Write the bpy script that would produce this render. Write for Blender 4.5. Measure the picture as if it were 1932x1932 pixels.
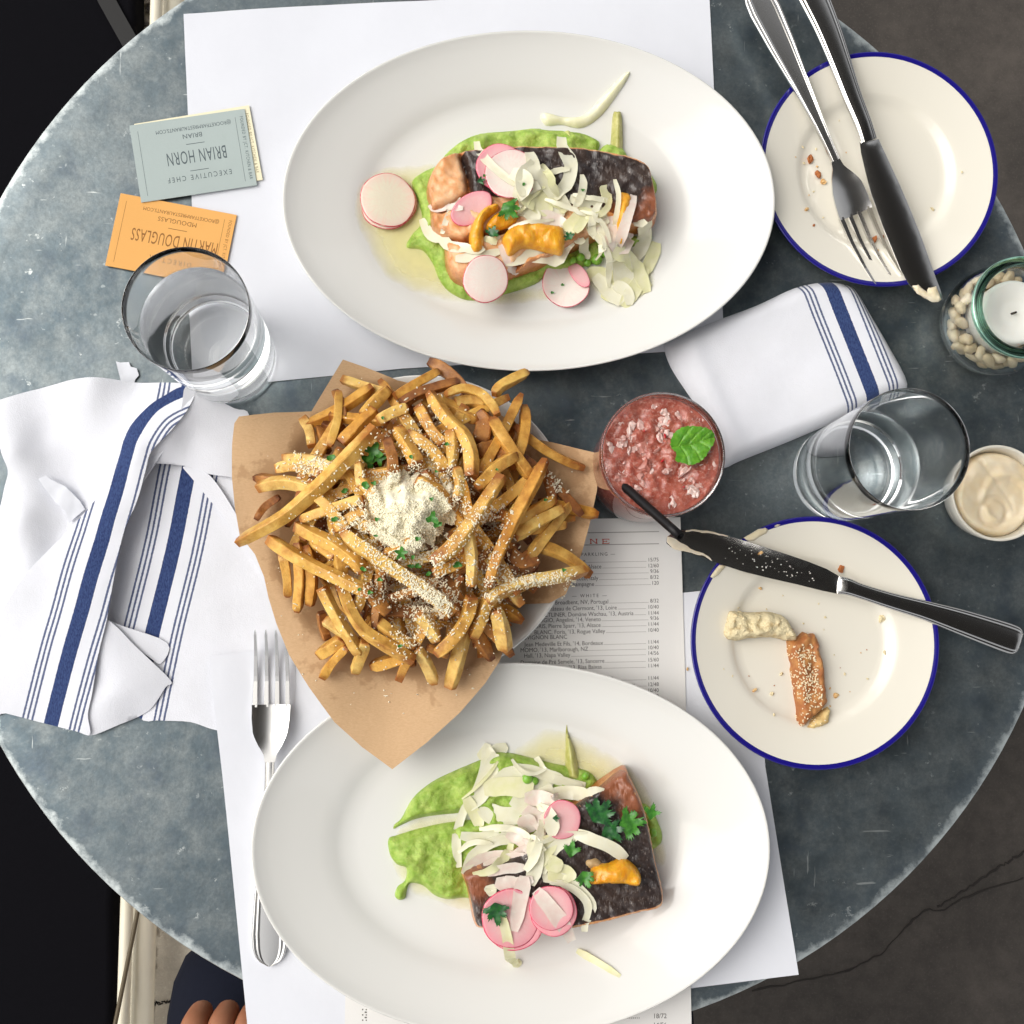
import bpy, bmesh, math, random
import numpy as np
from mathutils import Vector, Matrix, Euler
from mathutils.geometry import delaunay_2d_cdt
from mathutils.bvhtree import BVHTree

for _o in list(bpy.data.objects): bpy.data.objects.remove(_o)
scene = bpy.context.scene
COL = scene.collection
R = math.radians
random.seed(7); RNG = np.random.default_rng(7)

# ---------------------------------------------------------------- camera, sky, sun, exposure
TZ = 0.75                                   # height of the table top
CAM = Vector((-0.0428, -0.1085, TZ + 0.774))
CROT = Euler((R(5.0), R(-3.0), 0.0), 'XYZ')
cam_d = bpy.data.cameras.new('camera'); cam = bpy.data.objects.new('camera', cam_d); COL.objects.link(cam)
cam.location = CAM; cam.rotation_euler = CROT
cam_d.sensor_width = 36; cam_d.sensor_fit = 'HORIZONTAL'; cam_d.lens = 36 * 2227 / 1932
cam_d.clip_start = 0.02; cam_d.clip_end = 200
scene.camera = cam

SUN_EL, SUN_AZ = 50.0, 168.0                # azimuth measured from +x towards +y
world = bpy.data.worlds.new('World'); scene.world = world; world.use_nodes = True
wn, wl = world.node_tree.nodes, world.node_tree.links
bg = wn['Background']
sky = wn.new('ShaderNodeTexSky'); sky.sky_type = 'NISHITA'; sky.sun_disc = False
sky.sun_elevation = R(SUN_EL); sky.sun_rotation = R(90 - SUN_AZ)
sky.air_density = 1.0; sky.dust_density = 4.0; sky.ozone_density = 1.0
hs = wn.new('ShaderNodeHueSaturation'); hs.inputs['Saturation'].default_value = 0.10
wl.new(sky.outputs[0], hs.inputs['Color']); wl.new(hs.outputs[0], bg.inputs['Color'])
bg.inputs['Strength'].default_value = 0.15
sun_d = bpy.data.lights.new('sun', 'SUN'); sun = bpy.data.objects.new('sun', sun_d); COL.objects.link(sun)
sun_d.energy = 1.0; sun_d.angle = R(55); sun_d.color = (1.0, 0.92, 0.80)
sd = Vector((math.cos(R(SUN_EL)) * math.cos(R(SUN_AZ)), math.cos(R(SUN_EL)) * math.sin(R(SUN_AZ)), math.sin(R(SUN_EL))))
sun.rotation_euler = sd.to_track_quat('Z', 'Y').to_euler(); sun.location = sd * 8

scene.view_settings.view_transform = 'Standard'; scene.view_settings.look = 'None'
scene.view_settings.exposure = 0.26; scene.view_settings.gamma = 1.0
scene.view_settings.use_curve_mapping = False
scene.render.engine = 'CYCLES'
cy = scene.cycles
cy.use_denoising = True
cy.max_bounces = 24; cy.diffuse_bounces = 4; cy.glossy_bounces = 10; cy.transmission_bounces = 20; cy.transparent_max_bounces = 12
cy.caustics_refractive = True; cy.caustics_reflective = True; cy.blur_glossy = 0.3
cy.sample_clamp_indirect = 10.0

# ---------------------------------------------------------------- small maths
CR = CROT.to_matrix()
def at(u, v, h=0.0):
    """point of the place seen at picture position (u, v) of 1932, lying h metres above the table top"""
    d = CR @ Vector(((u - 966) / 2227, -(v - 966) / 2227, -1.0))
    return CAM + d * ((CAM.z - TZ - h) / -d.z)
def zoom(ox, oy, k):
    return lambda L: [(ox + k * p[0], oy + k * p[1]) + tuple(p[2:]) for p in L]
Z_TOP = zoom(521.0, 31.6, .4902)      # upper platter close-up
Z_LOW = zoom(442.0, 1231.0, .5474)    # lower platter close-up
Z_FRY = zoom(426.2, 647.1, .3676)     # fries close-up
Z_NAP = zoom(0.0, 647.1, .4086)       # left napkin close-up
Z_KNF = zoom(1285.0, 0.0, .335)       # upper right cutlery close-up
Z_MID = zoom(1057.6, 647.1, .4526)    # drinks close-up
Z_BRD = zoom(1294.3, 962.8, .2574)    # lower right plate close-up
Z_MEN = zoom(947.0, 962.8, .2043)     # menu close-up

def hash2(ix, iy, seed):
    n = (ix.astype(np.int64) * 374761393 + iy.astype(np.int64) * 668265263 + seed * 982451653) & 0x7fffffff
    n = ((n ^ (n >> 13)) * 1274126177) & 0x7fffffff
    return ((n ^ (n >> 16)) & 0xffff) / 65535.0
def vnoise(x, y, s=1.0, seed=0):
    x = np.asarray(x, float) / s + 1000; y = np.asarray(y, float) / s + 1000
    ix, iy = np.floor(x), np.floor(y); fx, fy = x - ix, y - iy
    fx = fx * fx * (3 - 2 * fx); fy = fy * fy * (3 - 2 * fy)
    a, b, c, d = hash2(ix, iy, seed), hash2(ix + 1, iy, seed), hash2(ix, iy + 1, seed), hash2(ix + 1, iy + 1, seed)
    return (a * (1 - fx) + b * fx) * (1 - fy) + (c * (1 - fx) + d * fx) * fy - 0.5
def fnoise(x, y, s, seed=0, o=3):
    return sum(vnoise(x, y, s / 2 ** i, seed + i * 17) / 2 ** i for i in range(o))
def tps(ctrl):
    P = np.array([(c[0], c[1]) for c in ctrl]); Z = np.array([c[2] for c in ctrl])
    def U(r2): return np.where(r2 > 1e-14, r2 * np.log(np.maximum(r2, 1e-14)), 0)
    n = len(P); K = U(((P[:, None] - P[None]) ** 2).sum(2)) + np.eye(n) * 1e-6
    A = np.zeros((n + 3, n + 3)); A[:n, :n] = K; A[:n, n:] = np.c_[np.ones(n), P]; A[n:, :n] = A[:n, n:].T
    w = np.linalg.solve(A, np.r_[Z, 0, 0, 0])
    def f(x, y):
        x = np.asarray(x, float); y = np.asarray(y, float)
        r2 = (x[..., None] - P[:, 0]) ** 2 + (y[..., None] - P[:, 1]) ** 2
        return (U(r2) * w[:n]).sum(-1) + w[n] + w[n + 1] * x + w[n + 2] * y
    return f
def seg_dist(x, y, poly, closed=True):
    P = np.array([(p[0], p[1]) for p in poly]); Q = np.roll(P, -1, 0)
    if not closed: P, Q = P[:-1], Q[:-1]
    X = np.stack([np.asarray(x, float), np.asarray(y, float)], -1)[..., None, :]
    d = Q - P; t = np.clip(((X - P) * d).sum(-1) / np.maximum((d * d).sum(-1), 1e-12), 0, 1)
    v = X - (P + t[..., None] * d); dd = np.sqrt((v * v).sum(-1))
    k = dd.argmin(-1); s = np.take_along_axis(dd, k[..., None], -1)[..., 0]
    vk = np.take_along_axis(v, k[..., None, None], -2)[..., 0, :]; dk = d[k]
    sign = np.sign(dk[..., 0] * vk[..., 1] - dk[..., 1] * vk[..., 0])
    return s, s * np.where(sign == 0, 1, sign)
def inside(x, y, poly):
    x = np.asarray(x, float); y = np.asarray(y, float); c = np.zeros(x.shape, bool); n = len(poly)
    for i in range(n):
        x1, y1 = poly[i][0], poly[i][1]; x2, y2 = poly[(i + 1) % n][0], poly[(i + 1) % n][1]
        if y1 == y2: continue
        c ^= ((y1 > y) != (y2 > y)) & (x < (x2 - x1) * (y - y1) / (y2 - y1) + x1)
    return c
def spline(pts, n=16, closed=False):
    P = [np.array(p, float) for p in pts]; m = len(P); out = []
    segs = m if closed else m - 1
    per = max(1, int(round(n / segs)))
    for i in range(segs):
        if closed: a, b, c, d = P[i - 1], P[i], P[(i + 1) % m], P[(i + 2) % m]
        else: a, b, c, d = P[max(i - 1, 0)], P[i], P[i + 1], P[min(i + 2, m - 1)]
        for k in range(per):
            t = k / per
            out.append(.5 * ((2 * b) + (c - a) * t + (2 * a - 5 * b + 4 * c - d) * t * t + (3 * b - a - 3 * c + d) * t ** 3))
    if not closed: out.append(P[-1])
    return out
def resample(poly, step, closed=True):
    P = [np.array(p[:2], float) for p in poly]; out = []
    n = len(P) if closed else len(P) - 1
    for i in range(n):
        a, b = P[i], P[(i + 1) % len(P)]; k = max(1, int(np.ceil(np.linalg.norm(b - a) / step)))
        out += [a + (b - a) * j / k for j in range(k)]
    if not closed: out.append(P[-1])
    return out
def world_pts(L, h): return [tuple(at(p[0], p[1], h)[:2]) for p in L]

# ---------------------------------------------------------------- materials
MATS = {}
class NT:
    def __init__(s, m): s.t = m.node_tree; s.n = s.t.nodes; s.l = s.t.links
    def new(s, k, **kw):
        n = s.n.new('ShaderNode' + k)
        for a, b in kw.items(): setattr(n, a, b)
        return n
    def link(s, a, b): s.l.new(a, b)
    def math(s, op, a, b=0.0, clamp=False):
        n = s.new('Math', operation=op, use_clamp=clamp)
        for i, q in enumerate((a, b)):
            if isinstance(q, (int, float)): n.inputs[i].default_value = q
            else: s.link(q, n.inputs[i])
        return n.outputs[0]
    def ramp(s, fac, stops, interp='LINEAR'):
        n = s.new('ValToRGB'); n.color_ramp.interpolation = interp; e = n.color_ramp.elements
        while len(e) < len(stops): e.new(.5)
        for q, (p, c) in zip(e, stops):
            q.position = p; q.color = (*c, 1) if not isinstance(c, (int, float)) else (c, c, c, 1)
        s.link(fac, n.inputs[0]); return n.outputs[0]
    def mix(s, fac, a, b, blend='MIX'):
        n = s.new('Mix', data_type='RGBA', blend_type=blend)
        for sock, q in ((n.inputs[0], fac), (n.inputs[6], a), (n.inputs[7], b)):
            if isinstance(q, (int, float)): sock.default_value = q
            elif isinstance(q, tuple): sock.default_value = (*q[:3], 1)
            else: s.link(q, sock)
        return n.outputs[2]
    def noise(s, scale, detail=4, rough=.55, coord='Object', stretch=None, dist=0.0):
        tc = s.new('TexCoord'); n = s.new('TexNoise'); n.inputs['Scale'].default_value = scale
        n.inputs['Detail'].default_value = detail; n.inputs['Roughness'].default_value = rough; n.inputs['Distortion'].default_value = dist
        if stretch:
            mp = s.new('Mapping'); mp.inputs['Scale'].default_value = stretch[:3]
            if len(stretch) > 3: mp.inputs['Rotation'].default_value = (0, 0, stretch[3])
            s.link(tc.outputs[coord], mp.inputs[0]); s.link(mp.outputs[0], n.inputs['Vector'])
        else: s.link(tc.outputs[coord], n.inputs['Vector'])
        return n.outputs['Fac']
    def voronoi(s, scale, feature='F1', coord='Object'):
        tc = s.new('TexCoord'); n = s.new('TexVoronoi', feature=feature); n.inputs['Scale'].default_value = scale
        s.link(tc.outputs[coord], n.inputs['Vector']); return n
    def attr(s, name): return s.new('Attribute', attribute_name=name).outputs['Fac']
    def bump(s, h, strength, dist):
        b = s.new('Bump'); b.inputs['Strength'].default_value = strength; b.inputs['Distance'].default_value = dist
        s.link(h, b.inputs['Height']); return b.outputs[0]
def pbr(name, color=(.5, .5, .5), rough=.5, metal=0.0, vary=None, bump=None, sss=None, trans=0.0, ior=1.45, coat=0.0, spec=.5, rnd=None, sheen=0.0, thin=False):
    if name in MATS: return MATS[name]
    m = bpy.data.materials.new(name); m.use_nodes = True; t = NT(m); p = t.n['Principled BSDF']
    p.inputs['Base Color'].default_value = (*color, 1); p.inputs['Roughness'].default_value = rough
    p.inputs['Metallic'].default_value = metal; p.inputs['IOR'].default_value = ior
    p.inputs['Transmission Weight'].default_value = trans; p.inputs['Coat Weight'].default_value = coat
    p.inputs['Specular IOR Level'].default_value = spec; p.inputs['Sheen Weight'].default_value = sheen
    col = None
    if vary:
        sc, c2, lo, hi = vary; f = t.noise(sc); col = t.mix(t.ramp(f, [(lo, 0.0), (hi, 1.0)]), color, c2)
    if rnd:
        oi = t.new('ObjectInfo'); col = t.mix(t.ramp(oi.outputs['Random'], [(0, 0.0), (1, 1.0)]), col if col else color, rnd, 'MIX')
    if col: t.link(col, p.inputs['Base Color'])
    if bump: t.link(t.bump(t.noise(bump[0], 5), bump[1], bump[2]), p.inputs['Normal'])
    if sss:
        p.inputs['Subsurface Weight'].default_value = sss[0]; p.inputs['Subsurface Scale'].default_value = sss[1]
        p.inputs['Subsurface Radius'].default_value = sss[2]
    MATS[name] = m; m['nt'] = 1
    return m

# ---------------------------------------------------------------- meshes and objects
def mk(name, verts, faces, mat, parent=None, smooth=True, attrs=None, midx=None, origin=None, sharp=None):
    V = np.array([tuple(v) for v in verts], float)
    if origin is None: origin = np.array([(V[:, 0].min() + V[:, 0].max()) / 2, (V[:, 1].min() + V[:, 1].max()) / 2, V[:, 2].min()])
    origin = np.array(tuple(origin), float)
    me = bpy.data.meshes.new(name); me.from_pydata((V - origin).tolist(), [], [tuple(int(i) for i in f) for f in faces]); me.update()
    for q in (mat if isinstance(mat, (list, tuple)) else [mat]): me.materials.append(q)
    if midx is not None: me.polygons.foreach_set('material_index', [int(i) for i in midx])
    if smooth: me.polygons.foreach_set('use_smooth', [True] * len(me.polygons))
    if sharp: me.set_sharp_from_angle(angle=R(sharp))
    for k, vals in (attrs or {}).items():
        a = me.attributes.new(k, 'FLOAT', 'POINT'); a.data.foreach_set('value', np.asarray(vals, np.float32))
    o = bpy.data.objects.new(name, me); COL.objects.link(o)
    if parent is not None:
        o.parent = parent; o.location = origin - np.array(world_loc(parent))
    else: o.location = origin
    return o
def world_loc(o):
    p = Vector(o.location)
    while o.parent: o = o.parent; p += o.location
    return p
def empty(name, loc):
    o = bpy.data.objects.new(name, None); COL.objects.link(o); o.location = loc; o.empty_display_size = .02; return o
def tag(o, label, cat=None, group=None, kind=None):
    o['label'] = label
    if cat: o['category'] = cat
    if group: o['group'] = group
    if kind: o['kind'] = kind
    return o
def fix_normals(me):
    b = bmesh.new(); b.from_mesh(me); bmesh.ops.recalc_face_normals(b, faces=b.faces); b.to_mesh(me); b.free()

def lathe_data(prof, seg=64, sx=1.0, sy=1.0, c=(0, 0, 0), rot=0.0):
    """revolved closed/open profile [(r, z)]; r == 0 becomes one pole vertex"""
    V, F, rows = [], [], []
    for r, z in prof:
        if r <= 1e-9: rows.append([len(V)]); V.append((c[0], c[1], c[2] + z)); continue
        row = []
        for i in range(seg):
            a = 2 * math.pi * i / seg; x, y = r * math.cos(a) * sx, r * math.sin(a) * sy
            row.append(len(V)); V.append((c[0] + x * math.cos(rot) - y * math.sin(rot), c[1] + x * math.sin(rot) + y * math.cos(rot), c[2] + z))
        rows.append(row)
    for A, B in zip(rows[:-1], rows[1:]):
        for i in range(seg):
            j = (i + 1) % seg
            if len(A) == 1 and len(B) == 1: continue
            if len(A) == 1: F.append((A[0], B[i], B[j]))
            elif len(B) == 1: F.append((A[i], B[0], A[j]))
            else: F.append((A[i], B[i], B[j], A[j]))
    return V, F
def lathe(name, prof, mat, parent=None, **kw):
    extra = {k: kw.pop(k) for k in ('smooth', 'attrs', 'sharp') if k in kw}
    V, F = lathe_data(prof, **kw); o = mk(name, V, F, mat, parent, **extra); fix_normals(o.data)
    return o
def sweep_data(path, section, up=(0, 0, 1), cap=True, twist=None):
    """path: 3d points; section(i, t) -> list of (side, normal) offsets; closed loop"""
    P = [Vector(p) for p in path]; n = len(P); V, F, T = [], [], []
    rows = []
    for i, p in enumerate(P):
        t = (P[min(i + 1, n - 1)] - P[max(i - 1, 0)]).normalized()
        s = t.cross(Vector(up))
        s = s.normalized() if s.length > 1e-6 else Vector((1, 0, 0)); nn = s.cross(t).normalized()
        tt = i / (n - 1)
        if twist:
            a = twist(tt); s, nn = s * math.cos(a) + nn * math.sin(a), nn * math.cos(a) - s * math.sin(a)
        row = []
        for a, b in section(i, tt):
            row.append(len(V)); V.append(p + s * a + nn * b); T.append(tt)
        rows.append(row)
    m = len(rows[0])
    for A, B in zip(rows[:-1], rows[1:]):
        for k in range(m): F.append((A[k], A[(k + 1) % m], B[(k + 1) % m], B[k]))
    if cap: F.append(tuple(rows[0][::-1])); F.append(tuple(rows[-1]))
    return V, F, T
def sweep(name, path, section, mat, parent=None, up=(0, 0, 1), cap=True, twist=None, smooth=True, sharp=None, tattr=False, attrs=None):
    V, F, T = sweep_data(path, section, up, cap, twist)
    at_ = dict(attrs or {})
    if tattr: at_['t'] = T
    o = mk(name, V, F, mat, parent, smooth=smooth, attrs=at_); fix_normals(o.data)
    if sharp: o.data.set_sharp_from_angle(angle=R(sharp))
    return o
def circle_sec(rf, n=10):
    return lambda i, t: [(rf(t) * math.cos(2 * math.pi * k / n), rf(t) * math.sin(2 * math.pi * k / n)) for k in range(n)]
def cdt(outline, res, jitter=.12):
    B = resample(outline, res); xs = [p[0] for p in B]; ys = [p[1] for p in B]
    gx, gy = np.meshgrid(np.arange(min(xs), max(xs), res), np.arange(min(ys), max(ys), res * .9))
    gx = gx + (np.arange(gx.shape[0])[:, None] % 2) * res * .5
    gx = (gx + RNG.uniform(-jitter, jitter, gx.shape) * res).ravel(); gy = (gy + RNG.uniform(-jitter, jitter, gy.shape) * res).ravel()
    ok = inside(gx, gy, B); gx, gy = gx[ok], gy[ok]
    if len(gx):
        d, _ = seg_dist(gx, gy, B); k = d > res * .45; gx, gy = gx[k], gy[k]
    nb = len(B); pts = [Vector((float(p[0]), float(p[1]))) for p in B] + [Vector((float(a), float(b))) for a, b in zip(gx, gy)]
    v, e, f, ov, oe, of = delaunay_2d_cdt(pts, [(i, (i + 1) % nb) for i in range(nb)], [], 1, 1e-7)
    XY = np.array([(q.x, q.y) for q in v]); return XY, [tuple(q) for q in f], B
def close_sheet(XY, T, ztop, zbot):
    """top and bottom surface over one triangulation, joined round the border"""
    n = len(XY); V = [(x, y, z) for (x, y), z in zip(XY, ztop)] + [(x, y, z) for (x, y), z in zip(XY, zbot)]
    F, cnt = [], {}
    for f in T:
        a = XY[f[1]] - XY[f[0]]; b = XY[f[2]] - XY[f[0]]
        if a[0] * b[1] - a[1] * b[0] < 0: f = f[::-1]
        F.append(f); F.append(tuple(i + n for i in f[::-1]))
        for k in range(3): cnt[(f[k], f[(k + 1) % 3])] = 1
    for (a, b) in list(cnt):
        if (b, a) not in cnt: F.append((b, a, a + n, b + n))
    return V, F
def sheet(name, outline, zf, thick, res, mat, parent=None, attrs=None, smooth=True, sharp=50):
    """cloth, paper, leaf: outline in world xy, zf(x, y) the height of its underside"""
    XY, T, B = cdt(outline, res); z = np.asarray(zf(XY[:, 0], XY[:, 1]), float) + np.zeros(len(XY))
    V, F = close_sheet(XY, T, z + thick, z)
    A = {k: np.r_[f(XY[:, 0], XY[:, 1]), f(XY[:, 0], XY[:, 1])] for k, f in (attrs or {}).items()}
    return mk(name, V, F, mat, parent, smooth=smooth, attrs=A, sharp=sharp)
def mound(name, outline, z0, hf, res, mat, parent=None, attrs=None, smooth=True, sharp=60, warp=None, lip=0.0002):
    """soft solid on a flat base: hf(d, x, y) is its height at distance d from its outline"""
    XY, T, B = cdt(outline, res); d, _ = seg_dist(XY[:, 0], XY[:, 1], B)
    h = np.maximum(hf(d, XY[:, 0], XY[:, 1]), 0) + lip
    zb = z0(XY[:, 0], XY[:, 1]) if callable(z0) else np.full(len(XY), z0)
    V, F = close_sheet(XY, T, zb + h, zb)
    A = {k: np.r_[f(XY[:, 0], XY[:, 1], d), f(XY[:, 0], XY[:, 1], d)] for k, f in (attrs or {}).items()}
    return mk(name, V, F, mat, parent, smooth=smooth, attrs=A, sharp=sharp)
class Drop:
    """height of what already lies under a point"""
    def __init__(s, objs=()): s.V, s.F = [], []; [s.add(o) for o in objs]
    def add(s, o):
        if o.type == 'MESH':
            w = world_loc(o); n = len(s.V)
            s.V += [tuple(v.co + w) for v in o.data.vertices]; s.F += [tuple(i + n for i in p.vertices) for p in o.data.polygons]
        for c in o.children: s.add(c)
        s.t = None; return o
    def z(s, x, y, default=0.0):
        if s.t is None: s.t = BVHTree.FromPolygons(s.V, s.F)
        h = s.t.ray_cast(Vector((x, y, TZ + .4)), Vector((0, 0, -1)))
        return h[0].z if h[0] else default
def join_data(parts):
    V, F = [], []
    for v, f in parts:
        n = len(V); V += [tuple(q) for q in v]; F += [tuple(i + n for i in q) for q in f]
    return V, F
# ================================================================ the setting
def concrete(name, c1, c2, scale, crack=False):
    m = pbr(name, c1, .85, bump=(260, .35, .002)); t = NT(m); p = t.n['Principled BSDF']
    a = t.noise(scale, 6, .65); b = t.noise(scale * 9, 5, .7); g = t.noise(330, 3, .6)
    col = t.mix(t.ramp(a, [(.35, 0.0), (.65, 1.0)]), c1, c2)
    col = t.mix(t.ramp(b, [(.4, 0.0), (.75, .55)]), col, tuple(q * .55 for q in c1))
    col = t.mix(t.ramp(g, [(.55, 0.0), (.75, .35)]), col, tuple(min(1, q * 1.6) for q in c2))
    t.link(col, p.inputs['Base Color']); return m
M_FLOOR = concrete('shaded_brown_concrete', (.043, .037, .032), (.080, .068, .058), 5.0)  # colour darkened to carry part of the shade right of the table
M_SLAB = concrete('lit_pale_concrete', (.60, .53, .42), (.70, .64, .52), 4.0)  # same ground, colour lightened for the open-sky light on the left
def flat(name, pts, z, mat, n=1):
    o = mk(name, [(x, y, z) for x, y in pts], [tuple(range(len(pts)))], mat, smooth=False); return o
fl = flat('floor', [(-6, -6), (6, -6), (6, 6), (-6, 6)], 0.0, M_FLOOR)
tag(fl, 'brown concrete floor below the table, shade darkened into its colour', kind='structure')
# cracks in the floor: thin dark channels laid open in the slab
def crack(name, L, h, w, parent, mat):
    P = [at(u, v, h) for u, v in spline(L, 40)]; n = len(P)
    jig = [(random.uniform(-1, 1) * w * 1.2, random.uniform(-1, 1) * w * 1.2) for _ in P]
    P = [Vector((p.x + j[0], p.y + j[1], p.z)) for p, j in zip(P, jig)]
    return sweep(name, P, lambda i, t: [(-w * (.3 + random.random()), 0), (0, .0006), (w * (.3 + random.random()), 0), (0, -.003)], mat, parent, smooth=False)
M_CRACK = pbr('crack_dirt', (.026, .022, .019), .95)
crack('crack', [(1932, 1655), (1830, 1690), (1780, 1715), (1740, 1720), (1700, 1760), (1660, 1800), (1600, 1830), (1520, 1850), (1420, 1868)], -TZ + .0006, .0014, fl, M_CRACK)
crack('crack', [(1770, 1712), (1880, 1640), (1945, 1600)], -TZ + .0006, .0016, fl, M_CRACK)
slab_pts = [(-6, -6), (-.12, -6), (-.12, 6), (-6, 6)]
sl = flat('path', slab_pts, .004, M_SLAB); tag(sl, 'pale concrete path left of the table, open-sky light put into its colour', kind='structure')
crack('crack', [(290, 1894), (312, 1891), (325, 1887), (350, 1888)], -TZ + .0046, .0016, sl, M_CRACK)

# unseen dark sheet added overhead: blocks sky, darkens reflections in cutlery and zinc
M_BLOCKER = pbr('dark_blocker', (.035, .034, .036), .9)
aw = mk('sky_blocker', [(x, y, z) for z in (2.75, 2.78) for x, y in ((-.22, -1.3), (1.7, -1.3), (1.7, 1.6), (-.22, 1.6))],
        [(3, 2, 1, 0), (4, 5, 6, 7), (0, 1, 5, 4), (1, 2, 6, 5), (2, 3, 7, 6), (3, 0, 4, 7)], M_BLOCKER, smooth=False)
tag(aw, 'unseen dark sheet added overhead to block sky light', kind='structure')

# ---------------------------------------------------------------- bench, pipes, gravel at the left
M_BLACK = pbr('black_upholstery', (.0028, .0026, .0042), .9, spec=.12, bump=(900, .15, .0004))
b0, b1 = at(210, 1932, -.685), at(254, 0, -.685)
dx = (b1.x - b0.x) / (b1.y - b0.y); xe = lambda y: b0.x + (y - b0.y) * dx
bench = None
def rbox(x0f, x1, y0, y1, z0, z1, r, nseg=40):
    V, F, rows = [], [], []
    for k in range(nseg + 1):
        y = y0 + (y1 - y0) * k / nseg; x0 = x0f(y); row = []
        prof = []
        for (cx, cz, a0) in ((x0 - r, z1 - r, 0), (x1 + r, z1 - r, 90), (x1 + r, z0 + r, 180), (x0 - r, z0 + r, 270)):
            for j in range(5):
                a = R(a0 + 22.5 * j); prof.append((cx + r * math.cos(a), cz + r * math.sin(a)))
        for x, z in prof: row.append(len(V)); V.append((x, y, z))
        rows.append(row)
    for A, B in zip(rows[:-1], rows[1:]):
        m = len(A)
        for k in range(m): F.append((A[k], A[(k + 1) % m], B[(k + 1) % m], B[k]))
    F.append(tuple(rows[0])); F.append(tuple(rows[-1][::-1])); return V, F
V, F = rbox(lambda y: xe(y) + .0015 * math.sin(y * 31), -1.05, -1.3, 1.3, .012, TZ - .685, .010)
o = mk('platform', V, F, M_BLACK); fix_normals(o.data); tag(o, 'low black platform along the left edge beyond the cream pipes', 'platform')
M_STRAP = pbr('dark_strap', (.0055, .005, .0048), .6)
sp = [at(u, v, -.683) for u, v in spline([(185, -60), (196, -12), (212, 20), (232, 56), (252, 92)], 14)]
st = sweep('strap', sp, lambda i, t: [(-.0105, 0), (.0105, 0), (.0105, .0025), (-.0105, .0025)], M_STRAP, smooth=False)
tag(st, 'dark faded strap lying on the black platform at the top left', 'strap')
M_CREAM = pbr('cream_paint', (.78, .72, .57), .38, vary=(14, (.62, .56, .42), .5, .85), coat=.2)
def pipe(name, ua, ub, h, r, label):
    a, b = at(ua[0], ua[1], h), at(ub[0], ub[1], h); d = (b - a).normalized()
    a -= d * .5; b += d * .5
    o = sweep(name, [a + (b - a) * k / 24 for k in range(25)], circle_sec(lambda t: r, 20), M_CREAM)
    return tag(o, label, 'pipe', 'cream pipes along the floor')
pipe('floor_pipe', (232, 1932), (295, 10), -.675, .0075, 'thin cream painted pipe on the floor next to the black platform')
pipe('floor_pipe', (267, 1932), (328, 0), -.70, .0140, 'thick cream painted pipe on the floor, nearer the table')
M_BRASS = pbr('brown_rod', (.10, .075, .04), .5)
a, b = at(219, 1924, -.655), at(254, 1749, -.655)
o = sweep('rod', [a + (b - a) * k / 10 for k in range(-3, 14)], circle_sec(lambda t: .0026, 8), M_BRASS); tag(o, 'thin brown rod crossing over the thin cream pipe', 'rod')
# gravel between bench and pipe
gv, gf = [], []
ico = bmesh.new(); bmesh.ops.create_icosphere(ico, subdivisions=1, radius=1.0); iv = [v.co.copy() for v in ico.verts]; jf = [[v.index for v in f.verts] for f in ico.faces]; ico.free()
for k in range(1500):
    y = random.uniform(-1.1, 1.1); x = xe(y) + random.uniform(-.02, .03); s = random.uniform(.004, .009); n = len(gv)
    sc = Vector((s, s * random.uniform(.7, 1.2), s * .6)); rz = random.uniform(0, 6.3)
    for q in iv:
        w = Vector((q.x * sc.x, q.y * sc.y, q.z * sc.z)) * random.uniform(.85, 1.15)
        gv.append((x + w.x * math.cos(rz) - w.y * math.sin(rz), y + w.x * math.sin(rz) + w.y * math.cos(rz), .006 + random.uniform(0, .004) + w.z))
    gf += [tuple(i + n for i in f) for f in jf]
M_GRAV = pbr('pebble', (.40, .35, .29), .8, vary=(120, (.10, .09, .085), .42, .58))
g = mk('gravel', gv, gf, M_GRAV, smooth=False); tag(g, 'mixed pale and dark gravel between black platform and cream pipes', 'gravel', kind='stuff')

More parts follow.
